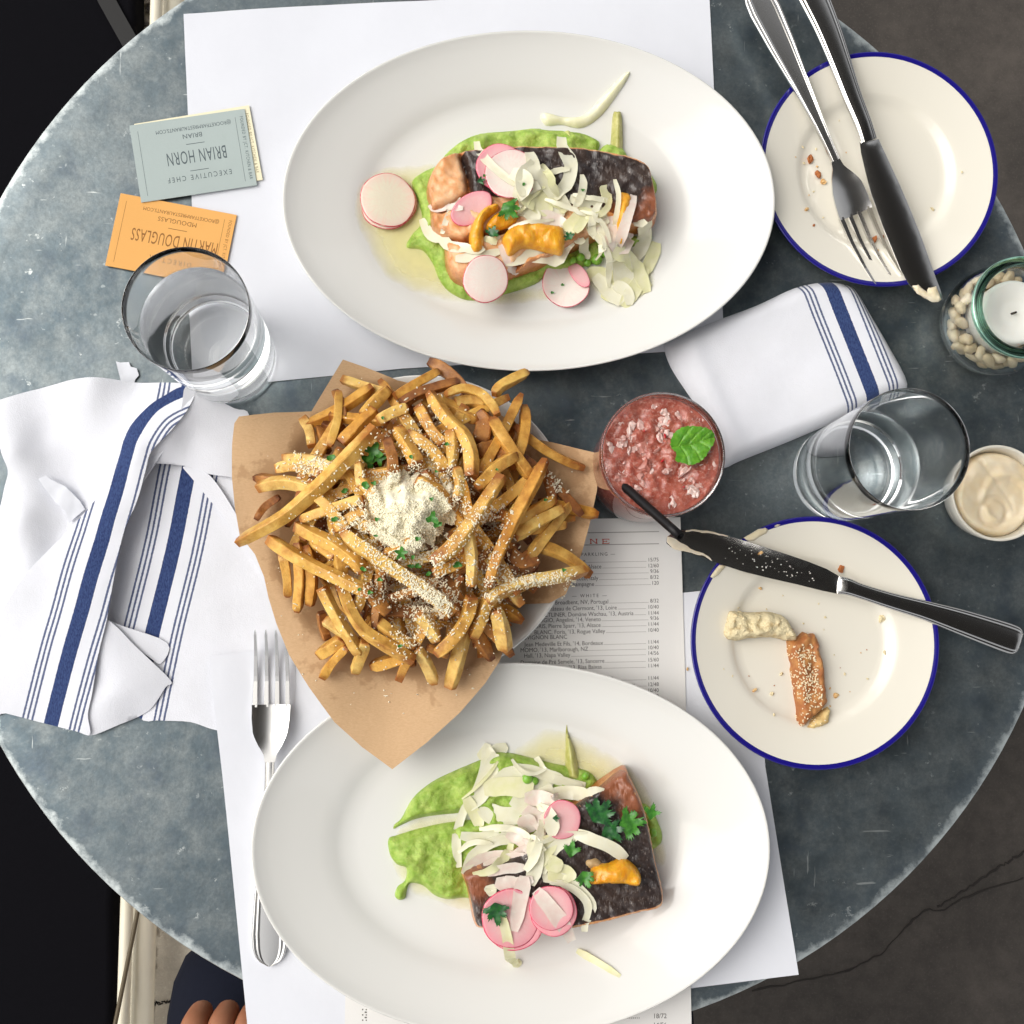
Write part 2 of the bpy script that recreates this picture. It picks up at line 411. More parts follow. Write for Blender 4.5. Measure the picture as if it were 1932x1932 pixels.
# ---------------------------------------------------------------- the round table
def zinc():
    m = pbr('zinc', (.12, .15, .165), .42, metal=.80); t = NT(m); p = t.n['Principled BSDF']
    tc = t.new('TexCoord'); sx = t.new('SeparateXYZ'); t.link(tc.outputs['Object'], sx.inputs[0])
    rad = t.math('SQRT', t.math('ADD', t.math('MULTIPLY', sx.outputs[0], sx.outputs[0]), t.math('MULTIPLY', sx.outputs[1], sx.outputs[1])))
    big = t.noise(9, 5, .6); mid = t.noise(55, 6, .68); fine = t.noise(420, 3, .7)
    col = t.mix(t.ramp(big, [(.35, 0.0), (.66, 1.0)]), (.086, .116, .136), (.155, .186, .200))
    col = t.mix(t.ramp(mid, [(.40, .0), (.66, .85)]), col, (.215, .24, .243))
    col = t.mix(t.ramp(t.noise(38, 4, .6, stretch=(1, 1, 1, 1.1)), [(.54, 0.0), (.70, .7)]), col, (.080, .104, .130))
    col = t.mix(t.ramp(fine, [(.40, .35), (.62, 0.0)]), col, (.085, .104, .112))
    # white oxide flecks and short scratches
    fl_ = t.ramp(t.noise(210, 2, .5), [(.715, 0.0), (.755, .75)])
    fl2 = t.ramp(t.noise(75, 5, .75), [(.645, 0.0), (.69, .65)])
    sc1 = t.ramp(t.noise(30, 3, .5, stretch=(1, 9, 1, .5)), [(.715, 0.0), (.745, .6)])
    sc2 = t.ramp(t.noise(26, 3, .5, stretch=(10, 1, 1, .25)), [(.73, 0.0), (.76, .6)])
    w = t.math('MAXIMUM', t.math('MAXIMUM', t.math('MULTIPLY', fl_, .35), fl2), t.math('MAXIMUM', sc1, sc2))
    col = t.mix(w, col, (.52, .55, .54))
    # rim rubbed bright
    e = t.math('ADD', rad, t.math('MULTIPLY', t.math('SUBTRACT', t.noise(65, 6, .72), .5), .021))
    edge = t.ramp(t.math('MULTIPLY', e, 1 / .4), [(.934, 0.0), (.948, .85), (1.0, 1.0)])
    col = t.mix(edge, col, (.66, .71, .70))
    t.link(col, p.inputs['Base Color'])
    rr = t.ramp(t.noise(34, 5, .65), [(.3, .30), (.7, .46)]); t.link(t.math('ADD', rr, t.math('MULTIPLY', edge, .15)), p.inputs['Roughness'])
    t.link(t.bump(t.math('ADD', t.noise(180, 5, .6), t.math('MULTIPLY', t.noise(20, 3), 3.0)), .12, .0012), p.inputs['Normal']); return m
M_ZINC = zinc(); M_IRON = pbr('black_iron', (.02, .02, .022), .5, metal=.6)
TR = .380
table = empty('round_table', (0, 0, 0)); tag(table, 'round table with worn blue grey zinc top carrying the meal', 'table')
prof = [(0, -.03), (TR - .004, -.03), (TR - .001, -.028), (TR, -.024), (TR, -.004), (TR - .0012, -.0012), (TR - .004, 0)] + [(r, 0) for r in (.36, .33, .28, .2, .1)] + [(0, 0)]
lathe('tabletop', prof, M_ZINC, table, seg=160, c=(0, 0, TZ), sharp=40)
lathe('pedestal', [(0, .03), (.034, .03), (.03, .06), (.03, TZ - .06), (.05, TZ - .031), (0, TZ - .031)], M_IRON, table, seg=32)
lathe('foot', [(0, .005), (.21, .005), (.21, .014), (.06, .030), (0, .030)], M_IRON, table, seg=48)

# ---------------------------------------------------------------- papers
def paper_mat(name, c, tr=.12):
    m = pbr(name, c, .75, spec=.25); t = NT(m); p = t.n['Principled BSDF']
    t.link(t.mix(t.ramp(t.noise(14, 4, .6), [(.4, 0.0), (.75, 1.0)]), c, tuple(q * .955 for q in c)), p.inputs['Base Color'])
    t.link(t.bump(t.noise(32, 5, .6), .28, .0018), p.inputs['Normal']); return m
M_PAPER = paper_mat('white_paper', (.745, .760, .810)); M_MENU = paper_mat('menu_stock', (.78, .765, .74))
def wav(s, a, seed): return lambda x, y: a * fnoise(x, y, s, seed, 2)
pm1 = world_pts([(347, 28), (640, 9), (1337, -22), (1347, 180), (1366, 655), (1255, 664), (760, 696), (540, 718), (378, 735)], 0)
w1 = wav(.06, .0011, 3)
o = sheet('paper_placemat', pm1, lambda x, y: TZ + .0008 + w1(x, y), .0002, .008, M_PAPER)
tag(o, 'white paper placemat under the upper oval platter', 'placemat', 'paper placemats')
pm2 = world_pts([(398, 1237), (560, 1218), (1292, 1118), (1420, 1105), (1443, 1445), (1506, 1838), (1300, 1864), (900, 1910), (470, 1960)], 0)
w2 = wav(.07, .0010, 5)
napc = at(440, 1300, 0)
def pm2z(x, y):
    k = np.exp(-(((x - napc.x + .01) / .035) ** 2 + ((y - napc.y - .004) / .045) ** 2))
    return TZ + .0009 + w2(x, y) + .0048 * k
o = sheet('paper_placemat', pm2, pm2z, .0002, .006, M_PAPER)
tag(o, 'white paper placemat under the lower oval platter and the fork', 'placemat', 'paper placemats')

# ---- printed lettering
_font_cache = {}
def text_data(body, size, x=0, y=0, align='LEFT', sx=1.0, bold=0.0, spacing=1.0, fit=None):
    """flat mesh of a line of lettering in its own plane"""
    cu = bpy.data.curves.new('line', 'FONT'); cu.body = body; cu.size = size; cu.align_x = align; cu.offset = bold; cu.space_character = spacing; cu.resolution_u = 3
    ob = bpy.data.objects.new('line', cu); COL.objects.link(ob)
    dg = bpy.context.evaluated_depsgraph_get(); dg.update(); me = bpy.data.meshes.new_from_object(ob.evaluated_get(dg))
    if fit:
        xs = [v.co.x for v in me.vertices]; sx = fit / (max(xs) - min(xs))
    V = [(v.co.x * sx + x, v.co.y + y, 0) for v in me.vertices]; F = [tuple(p.vertices) for p in me.polygons]
    bpy.data.objects.remove(ob); bpy.data.curves.remove(cu); bpy.data.meshes.remove(me); return V, F
def rect_data(x0, y0, x1, y1): return [(x0, y0, 0), (x1, y0, 0), (x1, y1, 0), (x0, y1, 0)], [(0, 1, 2, 3)]
def printed(name, parts, M, mat, parent):
    V, F = join_data(parts); V = [M @ Vector(v) for v in V]
    F2 = []
    for f in F:
        n = (V[f[1]] - V[f[0]]).cross(V[f[2]] - V[f[0]]); F2.append(f if n.z >= 0 else f[::-1])
    return mk(name, V, F2, mat, parent, smooth=False)
M_INK = pbr('dark_ink', (.07, .062, .058), .7); M_RED = pbr('red_ink', (.60, .085, .045), .7); M_GREYINK = pbr('grey_ink', (.30, .28, .26), .7)

# ---- wine menu
def frame(p0, px, py, h):
    """local mm frame: origin at picture point p0, x axis towards px, y axis towards up"""
    o = at(*p0, h); x = (at(*px, h) - o).normalized(); y = Vector((-x.y, x.x, 0))
    return Matrix(((x.x, y.x, 0, o.x), (x.y, y.y, 0, o.y), (0, 0, 1, o.z), (0, 0, 0, 1)))
menu_out = world_pts([(905, 983), (1283, 976), (1294, 1345), (1302, 1640), (905, 1650)], .001)
menu = empty('wine_menu', at(1100, 1200, .0013)); tag(menu, 'printed wine list sheet tucked between fries and lower right plate', 'menu')
w3 = wav(.08, .0005, 8)
sheet('page', menu_out, lambda x, y: TZ + .0021 + w3(x, y) * 0, .0002, .02, M_MENU, menu)
mz = .00236
MM = frame(Z_MEN([(0, 700)])[0][:2], Z_MEN([(1450, 672)])[0][:2], None, mz)
MI = MM.inverted()
def ml(zx, zy):
    p = MI @ at(*Z_MEN([(zx, zy)])[0][:2], mz); return p.x, p.y
k1 = (ml(1450, 900)[0] - ml(450, 900)[0]) / 1000      # metres per close-up pixel
ink, grey, red = [], [], []
def line(txt, zend, zy, price=None, lead=True, size=54):
    x1, y = ml(zend, zy)
    if txt: ink.append(text_data(txt, size * k1, x1, y, 'RIGHT', .92))
    if price:
        xr, y2 = ml(1450, zy); ink.append(text_data(price, size * .92 * k1, xr, y, 'RIGHT', .92))
        if lead:
            n = len(price); xl = x1 + 8 * k1; xe_ = xr - (n * 22 + 10) * k1; xx = xl
            while xx < xe_: grey.append(rect_data(xx, y, xx + 5 * k1, y + 5 * k1)); xx += 8.5 * k1
def head(txt, zc, zy, size=52, sp=1.45):
    x, y = ml(zc, zy); ink.append(text_data(txt, size * k1, x, y, 'CENTER', .95, bold=0.0, spacing=sp))
x0, y0 = ml(-200, 228); x1, y1 = ml(1452, 228); grey.append(rect_data(x0, y0, x1, y0 + 7 * k1))
x0, y0 = ml(-200, 341); grey.append(rect_data(x0, y0, ml(1452, 341)[0], y0 + 7 * k1))
head('— ROSÉ, WINE & SPARKLING —', 560 + 95, 424, 44, 1.35)
line('Champagne', 772, 484, '15/75'); line("Crémant, Alsace", 920, 536, '12/60'); line(None, 800, 590, '9/36'); line('Prosecco, Italy', 890, 643, '8/32'); line('Champagne', 853, 698, '120')
head('— WHITE —', 808, 803, 44, 1.5)
line('VINHO VERDE, Broadbent, NV, Portugal', 985, 860, '8/32'); line("CHENIN BLANC, Château de Clermont, '13, Loire", 1062, 915, '10/40')
line("GRÜNER VELTLINER, Domäne Wachau, '13, Austria", 1216, 968, '11/44'); line("PINOT GRIGIO, Angelini, '14, Veneto", 915, 1023, '9/36')
line("PINOT GRIS, Pierre Sparr, '13, Alsace", 913, 1077, '11/44'); line("PINOT BLANC, Foris, '13, Rogue Valley", 953, 1132, '10/40')
line('SAUVIGNON BLANC', 604, 1186); line("Jean Medeville Et Fils, '14, Bordeaux", 935, 1242, '11/44'); line("MOMO, '13, Marlborough, NZ", 798, 1297, '10/40')
line("Hall, '13, Napa Valley", 632, 1352, '14/56'); line("Domaine de Pré Semele, '13, Sancerre", 948, 1407, '15/60'); line("ALBARIÑO, Columna, '13, Rias Baixas", 923, 1462, '11/44')
line('Hall', 1030, 1574, '11/44'); line("Château Lamothe de Haux, Bordeaux", 1228, 1628, '12/48'); line('Chalk Hill', 1180, 1684, '10/40'); line('Sonoma', 1100, 1740, '15/60')
# slab lettering of the red heading, drawn stroke by stroke
def slab(ch, x, y, w, h):
    s = h * .2; sf = h * .14; out = []
    def st(xc): out.extend([rect_data(xc - s / 2, y + .0, xc + s / 2, y + h), rect_data(xc - s * 1.05, y, xc + s * 1.05, y + sf), rect_data(xc - s * 1.05, y + h - sf, xc + s * 1.05, y + h)])
    def dg(xa, ya, xb, yb): out.append(([(xa - s * .55, ya, 0), (xa + s * .55, ya, 0), (xb + s * .55, yb, 0), (xb - s * .55, yb, 0)], [(0, 1, 2, 3)]))
    if ch == 'I': st(x + w / 2)
    if ch == 'N':
        st(x + s); st(x + w - s); dg(x + w - s, y, x + s, y + h)
    if ch == 'E':
        st(x + s); out.extend([rect_data(x + s, y, x + w, y + sf), rect_data(x + s, y + h - sf, x + w, y + h), rect_data(x + s, y + h * .44, x + w * .7, y + h * .56),
                               rect_data(x + w - s * .6, y, x + w, y + h * .3), rect_data(x + w - s * .6, y + h * .7, x + w, y + h), rect_data(x + w * .6, y + h * .36, x + w * .7, y + h * .64)])
    if ch == 'W':
        for a, b in ((.04, .28), (.52, .28), (.48, .74), (.96, .74)): dg(x + w * b, y, x + w * a, y + h)
        for a in (.04, .5, .96): out.append(rect_data(x + w * a - s, y + h - sf, x + w * a + s, y + h))
    return out
for ch, zx, wz in (('W', 545, 95), ('I', 725, 46), ('N', 812, 72), ('E', 925, 68)):
    x, y = ml(zx, 310); red += slab(ch, x, y, wz * k1, 46 * k1)
printed('printed_text', ink, MM, M_INK, menu); printed('printed_rules', grey, MM, M_GREYINK, menu); printed('red_heading', red, MM, M_RED, menu)
# second menu, mostly hidden below the lower platter
menu2 = empty('wine_menu', at(980, 1900, .001)); tag(menu2, 'printed menu sheet poking out under the bottom edge of lower platter', 'menu')
sheet('page', world_pts([(655, 1700), (1300, 1690), (1305, 1960), (650, 1965)], .002), lambda x, y: TZ + .0022, .0002, .02, M_MENU, menu2)
ink = []
M2 = frame((690, 1925), (1290, 1920), None, .0025); I2 = M2.inverted()
for v, tx, pr in ((1921, 'ROSSO', '18/72'), (1938, 'Tempranillo', '14/56')):
    p = I2 @ at(1258, v, .0025); ink.append(text_data(pr, .0042, p.x, p.y, 'RIGHT', .92))
    x = p.x - .018
    for k in range(9): ink.append(rect_data(x - k * .0012, p.y, x - k * .0012 + .0006, p.y + .0005))
for k in range(5):
    p = I2 @ at(683 + (k % 2) * 5, 1906 + k * 5, .0025); ink.append(rect_data(p.x, p.y, p.x + .0008, p.y + .0008))
    p = I2 @ at(690, 1906 + k * 5, .0025); ink.append(rect_data(p.x, p.y, p.x + .0007, p.y + .0007))
printed('printed_text', ink, M2, M_INK, menu2)

# ---- business cards
def card(name, corners, h, mat, label, lines, inkmat, rules=True):
    """corners as seen: top-left, top-right, bottom-right; the print stands upside down"""
    a, b, c = [at(*p, h) for p in corners]; d = a + c - b
    root = empty(name, (a + c) / 2)
    x = (a - b).normalized(); y = Vector((-x.y, x.x, 0))
    if y.dot(b - c) > 0: pass
    W, Hh = (a - b).length, (c - b).length
    Mx = Matrix(((x.x, y.x, 0, b.x), (x.y, y.y, 0, b.y), (0, 0, 1, TZ + h + .00042), (0, 0, 0, 1)))
    out = [(p.x, p.y) for p in (a, b, b + (-y if y.dot(c - b) < 0 else y) * Hh, a + (-y if y.dot(c - b) < 0 else y) * Hh)]
    sheet('card_stock', out, lambda X, Y: TZ + h, .0004, .02, mat, root)
    # local frame: origin at seen top right = printed bottom left; +x runs left in the picture, +y runs down
    Mx = Matrix(((x.x, -y.x if y.dot(c - b) < 0 else y.x, 0, b.x), (x.y, -y.y if y.dot(c - b) < 0 else y.y, 0, b.y), (0, 0, 1, TZ + h + .00044), (0, 0, 0, 1)))
    P = []
    for kind, *q in lines:
        if kind == 't':
            body, fx, fy, size, sx, bold, spc = q; P.append(text_data(body, size * Hh, fx * W, fy * Hh, 'CENTER', 1, 0.0, spc, fit=sx * W))
        if kind == 'r': P.append(rect_data(q[0] * W, q[1] * Hh, q[2] * W, q[3] * Hh))
        if kind == 'v':
            body, fx, fy, size, sx = q; V, F = text_data(body, size * Hh, 0, 0, 'CENTER', 1, .0, 1.2, fit=sx * Hh); P.append(([(fx * W - v[1], fy * Hh + v[0], 0) for v in V], F))
    if P: printed('lettering', P, Mx, inkmat, root)
    tag(root, label, 'business card'); return root
M_CBLUE = paper_mat('grey_blue_card', (.42, .485, .47)); M_CCREAM = paper_mat('cream_card', (.86, .80, .58)); M_CORANGE = paper_mat('orange_card', (.80, .42, .13))
M_IBLUE = pbr('slate_ink', (.085, .11, .12), .7); M_IOR = pbr('brown_ink', (.26, .105, .02), .7); M_IDK = pbr('ochre_ink', (.30, .26, .13), .7)
Zc = zoom(221.0, 189.4, .17158)
cc = [p[:2] for p in Zc([(188, 262), (1452, 55), (1628, 870)])]
card('business_card', cc, .0024, M_CCREAM, 'cream business card mostly hidden under the grey blue card', [('v', 'FOUNDED BY JCT. KITCHEN & BAR', .045, .5, .055, .8)], M_IDK)
cb = [p[:2] for p in Zc([(135, 280), (1402, 95), (1562, 930)])]
txt = [('t', 'EXECUTIVE CHEF', .47, .745, .095, .55, .002, 1.45), ('r', .385, .69, .545, .698), ('t', 'BRIAN HORN', .47, .43, .24, .51, .003, 1.12), ('r', .385, .345, .545, .353),
       ('t', 'BRIAN', .48, .215, .085, .165, .003, 1.05), ('t', '@ROCKETFARMRESTAURANTS.COM', .46, .12, .068, .65, .001, 1.0),
       ('v', 'FOUNDED BY JCT. KITCHEN & BAR', .053, .5, .058, .82), ('r', .091, .09, .094, .93), ('r', .935, .09, .938, .93)]
# the print reads from below: local +y already runs down the picture, so the lettering is turned with it
card('business_card', cb, .0031, M_CBLUE, 'grey blue business card lying on the cream card', txt, M_IBLUE)
co_ = [p[:2] for p in Zc([(40, 1022), (1316, 1262), (1180, 2060)])]
txt = [('t', 'MARTIN DOUGLASS', .47, .43, .24, .735, .003, 1.12), ('r', .385, .345, .545, .353), ('t', 'MDOUGLASS', .48, .215, .085, .33, .003, 1.05), ('t', '@ROCKETFARMRESTAURANTS.COM', .46, .12, .068, .65, .001, 1.0),
       ('t', 'DIRECTOR', .47, .745, .095, .36, .002, 1.45), ('v', 'FOUNDED BY JCT. KITCHEN & BAR', .053, .5, .058, .82), ('r', .091, .09, .094, .93), ('r', .935, .09, .938, .93)]
card('business_card', co_, .0021, M_CORANGE, 'orange business card partly under the left water glass', txt, M_IOR)
# ================================================================ crockery
M_WHITE = pbr('white_porcelain', (.775, .770, .735), .09, coat=.3, spec=.5)
M_CRM = pbr('cream_porcelain', (.77, .735, .64), .10, coat=.3)
M_COBALT = pbr('cobalt_band', (.012, .008, .19), .2, coat=.3)
PLAT = [(0, .0055), (.30, .0055), (.50, .0056), (.60, .0058), (.655, .0064), (.690, .0084), (.715, .0104), (.76, .0127), (.85, .0172), (.93, .0213), (.965, .0238), (.985, .0257), (.995, .0268), (1.0, .0262), (.998, .0250), (.985, .0238), (.955, .0212), (.90, .0172), (.80, .0112), (.70, .0062), (.62, .0030), (.60, .0006), (.575, .0004), (.565, .0022), (.4, .0026), (0, .0026)]
PLAT = [(s * .161, z) for s, z in PLAT]
def platter_z(x, y, c, rot):
    X = (x - c[0]) * math.cos(rot) + (y - c[1]) * math.sin(rot); Y = -(x - c[0]) * math.sin(rot) + (y - c[1]) * math.cos(rot)
    s = np.sqrt((X / .161) ** 2 + (Y / .114) ** 2); ss = [p[0] / .161 for p in PLAT[:13]]; zz = [p[1] for p in PLAT[:13]]
    return np.interp(s, ss, zz) + c[2]
P1C, P1R = (.0089, .1619, TZ + .0012), R(1.8)
P2C, P2R = (-.0028, -.2521, TZ + .0026), R(-.9)
platter1 = lathe('oval_platter', PLAT, M_WHITE, seg=128, sx=1, sy=.114 / .161, c=P1C, rot=P1R)
tag(platter1, 'upper white oval porcelain platter whose fish faces the blue rimmed plate with crossed cutlery', 'platter', 'white oval platters')
platter2 = lathe('oval_platter', PLAT, M_WHITE, seg=128, sx=1, sy=.114 / .161, c=P2C, rot=P2R)
tag(platter2, 'lower white oval porcelain platter resting half over the wine list', 'platter', 'white oval platters')
PL = [(0, .0052), (.30, .0052), (.55, .0053), (.60, .0058), (.635, .0075), (.66, .0092), (.69, .0102), (.74, .0112), (.85, .0136), (.95, .0160), (.961, .0163)]
PLB = [(.958, .01632), (.972, .01668), (.985, .0170), (.996, .0170), (1.0, .0163), (.995, .0154), (.985, .0149)]
PLU = [(.984, .0148), (.90, .0125), (.74, .0088), (.66, .0062), (.60, .0030), (.585, .0006), (.56, .0004), (.55, .0024), (0, .0026)]
PR_ = .0815
def bread_plate(c, label):
    root = empty('bread_plate', c); tag(root, label, 'plate', 'blue rimmed bread plates')
    lathe('dish', [(s * PR_, z) for s, z in PL + [(.970, .0162), (.984, .0148)] + PLU[1:]], M_CRM, root, seg=128, c=c)
    lathe('blue_rim', [(s * PR_, z) for s, z in PLB + [(.968, .0158), PLB[0]]], M_COBALT, root, seg=128, c=c)
    return root
BP1 = (.2447, .1912, TZ + .0003); BP2 = (.1930, -.1257, TZ + .0026)
plate1 = bread_plate(BP1, 'blue rimmed cream plate with crossed fork and knife at upper right')
plate2 = bread_plate(BP2, 'blue rimmed cream plate holding bread pieces and a buttery knife')
def bread_z(x, y, c):
    s = math.hypot(x - c[0], y - c[1]) / PR_; return c[2] + float(np.interp(s, [p[0] for p in PL], [p[1] for p in PL]))

# bowl below the fries
FC = at(*Z_FRY([(1015, 945)])[0][:2], .02); FC = (FC.x, FC.y, TZ + .003)
bowl = lathe('serving_bowl', [(0, .006), (.045, .006), (.06, .008), (.078, .018), (.090, .028), (.0945, .0325), (.0955, .0318), (.093, .027), (.080, .014), (.062, .003), (.050, .0), (.044, .002), (0, .003)], M_WHITE, seg=96, c=FC)
tag(bowl, 'round white bowl half hidden beneath brown paper and fries', 'bowl')

# ================================================================ glassware
def glass_mat(name, col=(1, 1, 1), rough=0.0, ior=1.47):
    return pbr(name, col, rough, trans=1.0, ior=ior)
M_GLASS = glass_mat('clear_glass', (.99, 1.0, 1.0), rough=.025); M_WATER = glass_mat('water', (.998, 1.0, 1.0), ior=1.333); M_WETGLASS = glass_mat('wet_glass', (.99, 1.0, 1.0), rough=.06, ior=1.47 / 1.333); M_GREEN = glass_mat('greenish_glass', (.97, .995, .98))
def tumbler(c, label, level, wlabel):
    root = empty('water_glass', c); tag(root, label, 'glass', 'water glasses')
    r0, r1, H = .0318, .0350, .125; th = .0007; bt = .010
    def ro(z): return r0 + (r1 - r0) * (z / H) ** .8
    out = [(0, .0012), (r0 - .007, .0012), (r0 - .004, .0), (r0 - .0012, .0014), (r0, .005)] + [(ro(z), z) for z in np.linspace(.012, H - .001, 14)]
    inn = [(r1 - th * .25, H), (r1 - th * .75, H)] + [(ro(z) - th, z) for z in np.linspace(H - .001, bt + .006, 14)] + [(r0 - th - .002, bt + .002), (r0 - .009, bt + .0003), (0, bt)]
    V, F = lathe_data(out + inn, 96, c=c); o = mk('tumbler', V, F, [M_GLASS, M_WETGLASS], root); fix_normals(o.data); nl = len(out) * 96
    for p in o.data.polygons:                               # inside wall below the water line: glass against water
        cs = [o.data.vertices[i].co for i in p.vertices]; ctr = sum(cs, Vector()) / len(cs); rad = math.hypot(ctr.x, ctr.y)
        inner = min(p.vertices) >= (len(out) - 1) * 96 - 95 and p.normal.x * ctr.x + p.normal.y * ctr.y < -1e-6 * 0 + 0 or (ctr.z > bt - .001 and p.normal.z > .5)
        if inner and ctr.z < level - .0005: p.material_index = 1
    wt = [(ro(level) - th + .0001, level), (ro(level) - th - .0006, level - .0006), (ro(level) - th - .0016, level - .0010), (ro(level) - th - .004, level - .0012), (.012, level - .0012), (0, level - .0012)]
    V, F = lathe_data(wt, 96, c=c); o = mk('water', V, F, M_WATER); tag(o, wlabel, 'water', 'water in the tumblers')
    if o.data.polygons[300].normal.z < 0: o.data.flip_normals()
    return root
GL = (-.1893, .0602, TZ + .0012); GR = (.2162, -.0148, TZ + .0003)
tumbler(GL, 'water glass standing on left between orange card and striped napkin', .090, 'clear water in the left tumbler beside the orange card')
tumbler(GR, 'water glass standing on right between striped napkin and butter dish', .058, 'clear water in the right tumbler beside the butter dish')

# drink with crushed ice
CO = (.0821, -.0140, TZ + .0003)
drink = empty('iced_drink', (CO[0], CO[1], CO[2] + .012)); tag(drink, 'pink crushed ice drink filling the short glass', 'drink')
r0, r1, H, th, bt = .0340, .0372, .090, .0018, .012
def ro(z): return r0 + (r1 - r0) * (z / H) ** .8
lathe('cocktail_glass', [(0, .001), (r0 - .006, .001), (r0 - .003, 0), (r0, .004)] + [(ro(z), z) for z in np.linspace(.01, H - .001, 12)] + [(r1 - th * .25, H), (r1 - th * .75, H)] +
      [(ro(z) - th, z) for z in np.linspace(H - .001, bt + .005, 12)] + [(r0 - th - .003, bt + .001), (0, bt)], M_GLASS, seg=96, c=CO)
tag(bpy.data.objects['cocktail_glass'], 'short clear glass holding the pink crushed ice drink', 'glass')
def slush_mat():
    m = pbr('pink_slush', (.50, .15, .12), .18, sss=(.25, .006, (1.0, .32, .25)), coat=.6); t = NT(m); p = t.n['Principled BSDF']
    a = t.noise(130, 6, .7); b = t.noise(420, 4, .7)
    col = t.mix(t.ramp(a, [(.38, 0.0), (.62, 1.0)]), (.32, .055, .032), (.46, .125, .080)); col = t.mix(t.ramp(b, [(.50, 0.0), (.72, .8)]), col, (.66, .36, .29))
    t.link(col, p.inputs['Base Color']); t.link(t.bump(b, .6, .0015), p.inputs['Normal']); return m
M_SLUSH = slush_mat()
lv = H - .0085; rs = ro(lv) - th + .0002
rings = [(rs * k / 34) for k in range(1, 35)]; V, F = [], []; seg = 110
V.append((CO[0], CO[1], CO[2] + lv)); prev = None
def slz(x, y, r):
    q = 1.0 - (r / rs) ** 6
    w = np.abs(fnoise(x, y, .012, 21, 2)) ; n = fnoise(x, y, .006, 33, 3)
    return lv + q * (.0035 * n + .004 * (.25 - w))
for k, r in enumerate(rings):
    a = np.linspace(0, 2 * math.pi, seg, endpoint=False); X, Y = r * np.cos(a), r * np.sin(a); Zs = slz(X, Y, r)
    row = list(range(len(V), len(V) + seg)); V += [(CO[0] + x, CO[1] + y, CO[2] + z) for x, y, z in zip(X, Y, Zs)]
    for i in range(seg):
        j = (i + 1) % seg
        F.append((0, row[i], row[j]) if prev is None else (prev[i], row[i], row[j], prev[j]))
    prev = row
for z in np.linspace(lv - .004, bt + .003, 12):
    row = list(range(len(V), len(V) + seg)); rr = ro(z) - th + .0002 if z > bt + .008 else r0 - th - .0005
    V += [(CO[0] + rr * math.cos(2 * math.pi * i / seg), CO[1] + rr * math.sin(2 * math.pi * i / seg), CO[2] + z) for i in range(seg)]
    F += [(prev[i], row[i], row[(i + 1) % seg], prev[(i + 1) % seg]) for i in range(seg)]; prev = row
n = len(V); V.append((CO[0], CO[1], CO[2] + bt - .0001)); F += [(prev[i], n, prev[(i + 1) % seg]) for i in range(seg)]
slush = mk('pink_slush', V, F, M_SLUSH, drink); fix_normals(slush.data)
M_ICE = pbr('ice', (.44, .145, .105), .12, rnd=(.86, .62, .56), coat=.5, bump=(330, .5, .0012), sss=(.3, .003, (1, .5, .45))); M_ICE2 = pbr('frosty_ice', (.80, .58, .52), .2, sss=(.35, .004, (1, .6, .55)), coat=.4, bump=(330, .6, .0014))
icev = [v for v in iv]
def chunk(c, s, rz, mat, parent, name, seed):
    rg = random.Random(seed); b = bmesh.new(); bmesh.ops.create_icosphere(b, subdivisions=2, radius=1.0)
    pl = [(Vector((rg.uniform(-1, 1), rg.uniform(-1, 1), rg.uniform(-1, 1))).normalized(), rg.uniform(.42, .8)) for _ in range(9)]
    V = []
    for v in b.verts:
        q = v.co.copy()
        for nrm, dd in pl:
            k = q.dot(nrm)
            if k > dd: q -= nrm * (k - dd)
        q = Vector((q.x * s[0], q.y * s[1], q.z * s[2])) ; q.rotate(Euler((rg.uniform(-.4, .4), rg.uniform(-.4, .4), rz))); V.append(q + Vector(c))
    F = [[v.index for v in f.verts] for f in b.faces]; b.free(); return mk(name, V, F, mat, parent, smooth=False)
ice_spots = [(435, 325, 46, 34), (345, 425, 52, 42), (215, 445, 34, 30), (345, 515, 48, 46), (400, 560, 36, 52), (520, 525, 56, 28), (560, 620, 50, 40), (240, 265, 40, 26), (470, 265, 36, 26), (300, 345, 30, 26), (330, 640, 40, 26),
             (470, 660, 44, 26), (600, 520, 26, 34), (235, 560, 30, 26), (590, 330, 24, 24), (400, 260, 30, 22), (260, 400, 26, 24), (430, 470, 30, 20), (620, 440, 20, 26), (205, 350, 22, 20), (450, 600, 30, 22), (300, 690, 26, 14), (540, 290, 22, 18), (190, 500, 20, 24), (390, 470, 20, 16), (560, 570, 24, 18)]
_rg = random.Random(77)
for _ in range(210):
    _a = _rg.uniform(0, 6.283); _r = math.sqrt(_rg.random()) * 255; ice_spots.append((427 + _r * math.cos(_a), 463 + _r * math.sin(_a), _rg.choice((10, 14, 20, 26, 34, 44)), _rg.choice((10, 14, 20, 26, 34))))
for k, (zx, zy, a, b) in enumerate(ice_spots):
    p = at(*Z_MID([(zx, zy)])[0][:2], lv + .0015); s = .4526 / 2227 * .68
    if math.hypot(p.x - CO[0], p.y - CO[1]) > rs - max(a, b) * s * .8: continue
    chunk((p.x, p.y, CO[2] + lv - .0010 + random.uniform(-.001, .0012)), (a * s * .95, b * s * .95, min(a, b) * s * .40), random.uniform(0, 3), M_ICE2 if k < 11 and k % 2 == 0 else M_ICE, drink, 'ice_chunk', 100 + k)
M_REDB = pbr('red_fruit', (.55, .02, .03), .3, sss=(.3, .003, (1, .2, .2)))
for k, (zx, zy, a, b) in enumerate([(435, 385, 22, 10), (425, 490, 16, 10), (350, 365, 8, 6), (515, 600, 8, 8), (400, 400, 10, 5)]):
    p = at(*Z_MID([(zx, zy)])[0][:2], lv + .002); s = .4526 / 2227 * .68
    chunk((p.x, p.y, CO[2] + lv + .0012), (a * s * .6, b * s * .6, .0012), random.uniform(0, 3), M_REDB, drink, 'fruit_bit', 300 + k)
